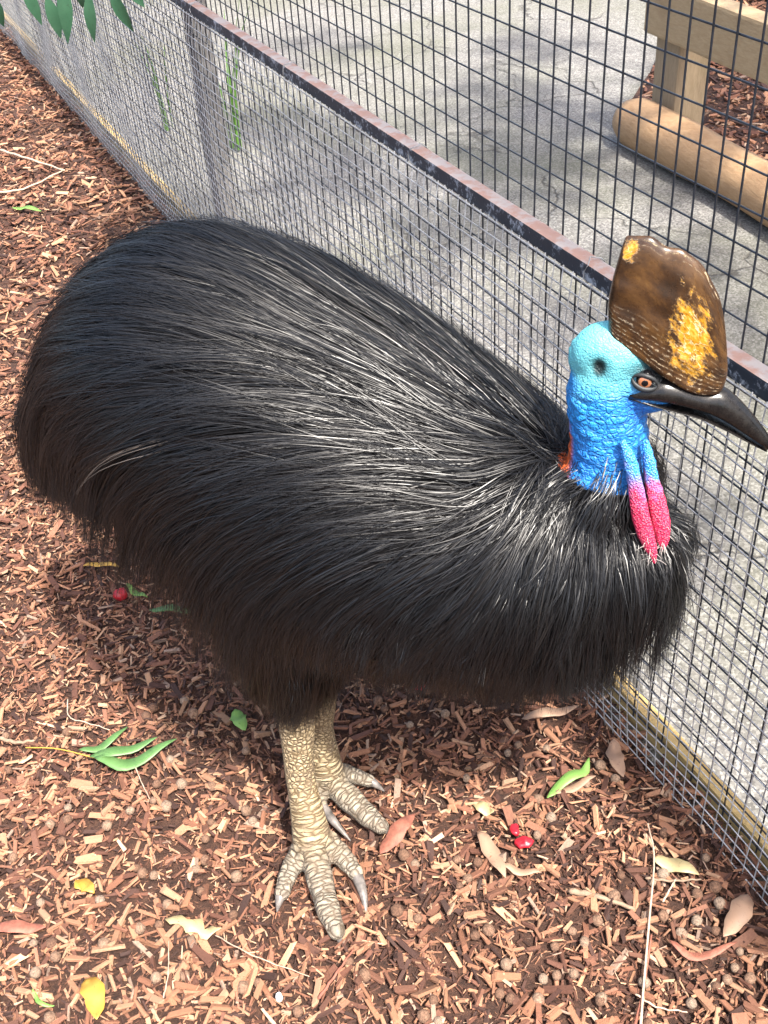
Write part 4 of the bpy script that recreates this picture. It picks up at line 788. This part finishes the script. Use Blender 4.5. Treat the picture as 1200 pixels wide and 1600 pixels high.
lay('fallen_leaf', 'narrow folded tan leaf lying across the long tan leaf', 'leaf', [(784, 1358), (812, 1366), (846, 1366)], 0.013, M['dry'], 0.016)
lay('fallen_leaf', 'broad pale tan leaf leaning at the fence foot', 'leaf', [(1168, 1398), (1155, 1430), (1130, 1465)], 0.034, M['dry'], 0.024, 0.15)
lay('fallen_leaf', 'pointed pale brown leaf upright by the mesh', 'leaf', [(960, 1152), (962, 1180), (975, 1208)], 0.030, M['dry'], 0.020, 0.15)
lay('fallen_leaf', 'pale bleached leaf under the breast by the fence', 'leaf', [(815, 1115), (860, 1112), (905, 1104)], 0.022, M['dry'], 0.016)
lay('fallen_leaf', 'cream curled leaf scrap near the fruit scraps', 'leaf', [(740, 1250), (756, 1262), (772, 1268)], 0.022, M['paleleaf'], 0.016)
lay('fallen_leaf', 'dry golden leaf among the seeds by the fence', 'leaf', [(1020, 1345), (1055, 1355), (1092, 1370)], 0.028, M['paleleaf'], 0.016, 0.2)
lay('fallen_leaf', 'amber leaf scrap on the left mulch', 'leaf', [(115, 1385), (130, 1380), (146, 1392)], 0.026, M['yellow'], 0.016)
lay('fallen_leaf', 'thin green stalk curl near the orange yellow leaf', 'leaf', [(50, 1545), (62, 1566), (84, 1570)], 0.006, M['lime'], 0.014)
lay('bark_strip', 'reddish brown bark strip lying beside the bird\'s far foot', 'bark', [(594, 1335), (615, 1310), (632, 1290), (648, 1270)], 0.030, M['bark'], 0.016, 0.3)
lay('bark_strip', 'dark red curved bark strip by the fence corner', 'bark', [(1045, 1468), (1075, 1490), (1115, 1488), (1152, 1472)], 0.013, M['bark'], 0.016, 0.5)
lay('bark_strip', 'brown bark strip at the edge of the left mulch', 'bark', [(-20, 1448), (30, 1446), (72, 1448)], 0.022, M['bark'], 0.016, 0.3)
def stick(name, label, pts, r, mat, z=0.014):
    q = spline([np.array(place(u, v, z)) for u, v in pts], 14); q[:, 2] += 0.002 * np.sin(np.arange(14) * 1.9); c = q[7].copy()
    o = link(name, poly_mesh(name, [tube(q - c, np.linspace(r, r * 0.6, 14), 7, cap=1)]), mat); o.location = c; tag(o, label, 'twig'); return o
stick('twig', 'long pale straw twig pointing away from the fence corner', [(1002, 1600), (1008, 1520), (1016, 1420), (1022, 1340), (1012, 1290)], 0.0022, M['twig'], 0.022)
stick('twig', 'thin reddish twig crossing the pale straw twig', [(992, 1600), (1006, 1540), (1018, 1460)], 0.0026, M['bark'], 0.018)
stick('twig', 'short white straw lying by the pale twig', [(1036, 1410), (1050, 1385), (1056, 1375)], 0.0018, M['twig'], 0.018)
stick('twig', 'bent white straw at the near mulch edge', [(995, 1545), (1030, 1565), (1075, 1574)], 0.0018, M['twig'], 0.016)
stick('twig', 'grey weathered stick half buried in the mulch', [(892, 1396), (930, 1402), (990, 1420)], 0.0058, M['stick'], 0.010)
stick('twig', 'dark thin stick near the fence seeds', [(1010, 1372), (1050, 1378), (1094, 1378)], 0.0026, M['stick'], 0.016)
stick('twig', 'red brown twig in front of the bird\'s foot', [(500, 1566), (525, 1530), (552, 1488)], 0.0026, M['bark'], 0.016)
stick('twig', 'forked grey twig far back on the mulch', [(0, 232), (40, 248), (100, 265)], 0.006, M['twig'], 0.022)
stick('twig', 'long grey twig joining the forked twig far back', [(-10, 298), (40, 292), (100, 264)], 0.005, M['twig'], 0.02)
stick('twig', 'fine brown stalk beside the torn cream leaf', [(335, 1455), (400, 1495), (484, 1530)], 0.0011, M['twig'], 0.02)
stick('twig', 'curved pale stalk left of the sprig', [(105, 1090), (108, 1120), (140, 1135), (172, 1144)], 0.0015, M['twig'], 0.018)
stick('twig', 'fine stalk hooked below the sprig', [(212, 1200), (222, 1225), (235, 1252)], 0.0012, M['twig'], 0.018)
stick('twig', 'short dark stick on the left mulch', [(0, 1152), (25, 1158), (52, 1156)], 0.0045, M['stick'], 0.012)
stick('twig', 'fine pale stalk above the orange leaf', [(256, 1560), (262, 1520), (262, 1465)], 0.0012, M['twig'], 0.018)
def lump(name, label, cat, u, v, r, mat, z=0.012, sq=(1, 1, 1), amp=0.12, group=None):
    x, y, zz = place(u, v, z); V, F = sphere((0, 0, 0), r, 12, sq); V = np.array(V); V *= (1 + amp * wobble(V + x, r * 1.3, int(u) % 20))[:, None]
    o = link(name, poly_mesh(name, [(V, F)]), mat); o.location = (x, y, zz); tag(o, label, cat, group); return o
lump('red_berry', 'single round dark red berry on the mulch under the tail', 'berry', 187, 926, 0.0155, M['red'], 0.018)
lump('red_fruit_scrap', 'upper red fruit scrap on the mulch beside the tan leaf', 'fruit', 804, 1300, 0.0105, M['red'], 0.014, (0.8, 1.1, 0.6), 0.3)
lump('red_fruit_scrap', 'lower red fruit scrap with a folded skin beside the tan leaf', 'fruit', 818, 1321, 0.0125, M['red'], 0.014, (1.2, 0.9, 0.6), 0.3)
lump('red_fruit_scrap', 'faint red fruit scrap under the bird\'s breast', 'fruit', 655, 1076, 0.010, M['red'], 0.012, (1.3, 0.8, 0.6), 0.3)
lump('pebble', 'small white pebble at the near edge of the mulch', 'pebble', 437, 1562, 0.0075, M['pebble'], 0.014, (0.8, 1.1, 0.8), 0.2)
# round dry seeds
nm_ = []
for i in range(5):
    V, F = sphere((0, 0, 0), 1.0, 12, (1, random.uniform(0.85, 1.0), random.uniform(0.8, 0.95))); V = np.array(V); V *= (1 + 0.07 * wobble(V, 0.9, i * 5))[:, None]
    me = poly_mesh('dry_seed', [(V, F)]); me.materials.append(M['nut']); nm_.append(me)
seeds = [(245, 1228), (285, 1228), (222, 1357), (262, 1262), (108, 1262), (50, 1272), (260, 1408), (245, 1440), (218, 1446), (380, 1548), (228, 1120), (240, 1106), (302, 1120), (290, 1098), (268, 1190), (330, 1285),
 (600, 1108), (592, 1096), (640, 1128), (735, 1168), (853, 1165), (940, 1190), (878, 1235), (842, 1242), (730, 1378), (720, 1390), (742, 1468), (866, 1480), (895, 1457), (915, 1472), (968, 1368), (932, 1440),
 (1035, 1432), (1065, 1460), (1090, 1440), (1115, 1390), (1088, 1400), (1100, 1345), (1065, 1458), (1120, 1455), (1155, 1485), (1013, 1590), (848, 1528), (870, 1522), (840, 1560), (940, 1555), (660, 1590), (55, 1520), (80, 1590),
 (465, 1585), (620, 1425), (655, 1440), (715, 1345), (960, 1400), (1120, 1535), (1150, 1508), (1080, 1560), (570, 1530), (405, 1540), (320, 1338), (305, 1352)]
k = 0
while len(seeds) < 118:
    u, v = random.uniform(0, 1200), random.uniform(1080, 1600)
    if off_mulch(*place(u, v)[:2]) > 0.04 and not (410 < u < 620 and 1080 < v < 1480): seeds.append((u, v))
for u, v in seeds:
    x, y, z = place(u + random.uniform(-2, 2), v, 0.010); r = random.uniform(0.0075, 0.0118)
    o = link('dry_seed', random.choice(nm_), None); o.location = (x, y, z - 0.001); o.scale = (r, r, r); o.rotation_euler = (random.uniform(0, 6), random.uniform(0, 6), random.uniform(0, 6))
    tag(o, 'round grey brown dry seed lying in the bark mulch', 'seed', 'dry seeds scattered over the mulch')

# ------------------------------------------------------------------ hanging branch at the top left
br_ = empty('hanging_branch', (-0.95, 2.75, 1.30)); tag(br_, 'hanging branch of dark green gum leaves in front of the fence top', 'branch')
def at(u, v, dist): return CAMP + ray(u, v) * dist
for (u0, v0), (u1, v1), W, dist in (((32, -25), (68, 40), 0.050, 2.70), ((95, -30), (108, 70), 0.055, 2.64), ((72, -5), (97, 62), 0.052, 2.72), ((138, -12), (146, 68), 0.046, 2.66), ((172, -15), (208, 52), 0.048, 2.70), ((190, -30), (228, 12), 0.05, 2.78), ((-14, -10), (6, 44), 0.046, 2.62), ((125, -30), (128, 14), 0.05, 2.8)):
    a, b = at(u0, v0, dist), at(u1, v1, dist + 0.03); L_ = np.linalg.norm(b - a); V, F = leaf_verts(1.0, W / L_ * 0.56, 0.2, 0.25, 11, tip=1.3); ax = (b - a) / L_
    vd = ray(u0, v0); sd_ = np.cross(ax, vd + np.array([random.uniform(-.5, .5), 0, random.uniform(-.3, .3)])); sd_ /= np.linalg.norm(sd_); nn = np.cross(ax, sd_)
    V = a + (V[:, :1] * ax + V[:, 1:2] * sd_ + V[:, 2:] * nn) * L_; n = len(V); V2 = V + nn * 0.0007
    child('leaf', poly_mesh('leaf', [(np.vstack([V, V2]), F + [tuple(n + i for i in reversed(f)) for f in F])]), M['darkleaf'], br_)
tw = spline([at(-160, -160, 2.6), at(-20, -70, 2.66), at(100, -40, 2.7), at(215, -60, 2.75), at(330, -150, 2.85)], 16)
child('twig', poly_mesh('twig', [tube(tw, np.linspace(0.007, 0.003, 16), 7, cap=1)]), M['trunk'], br_)
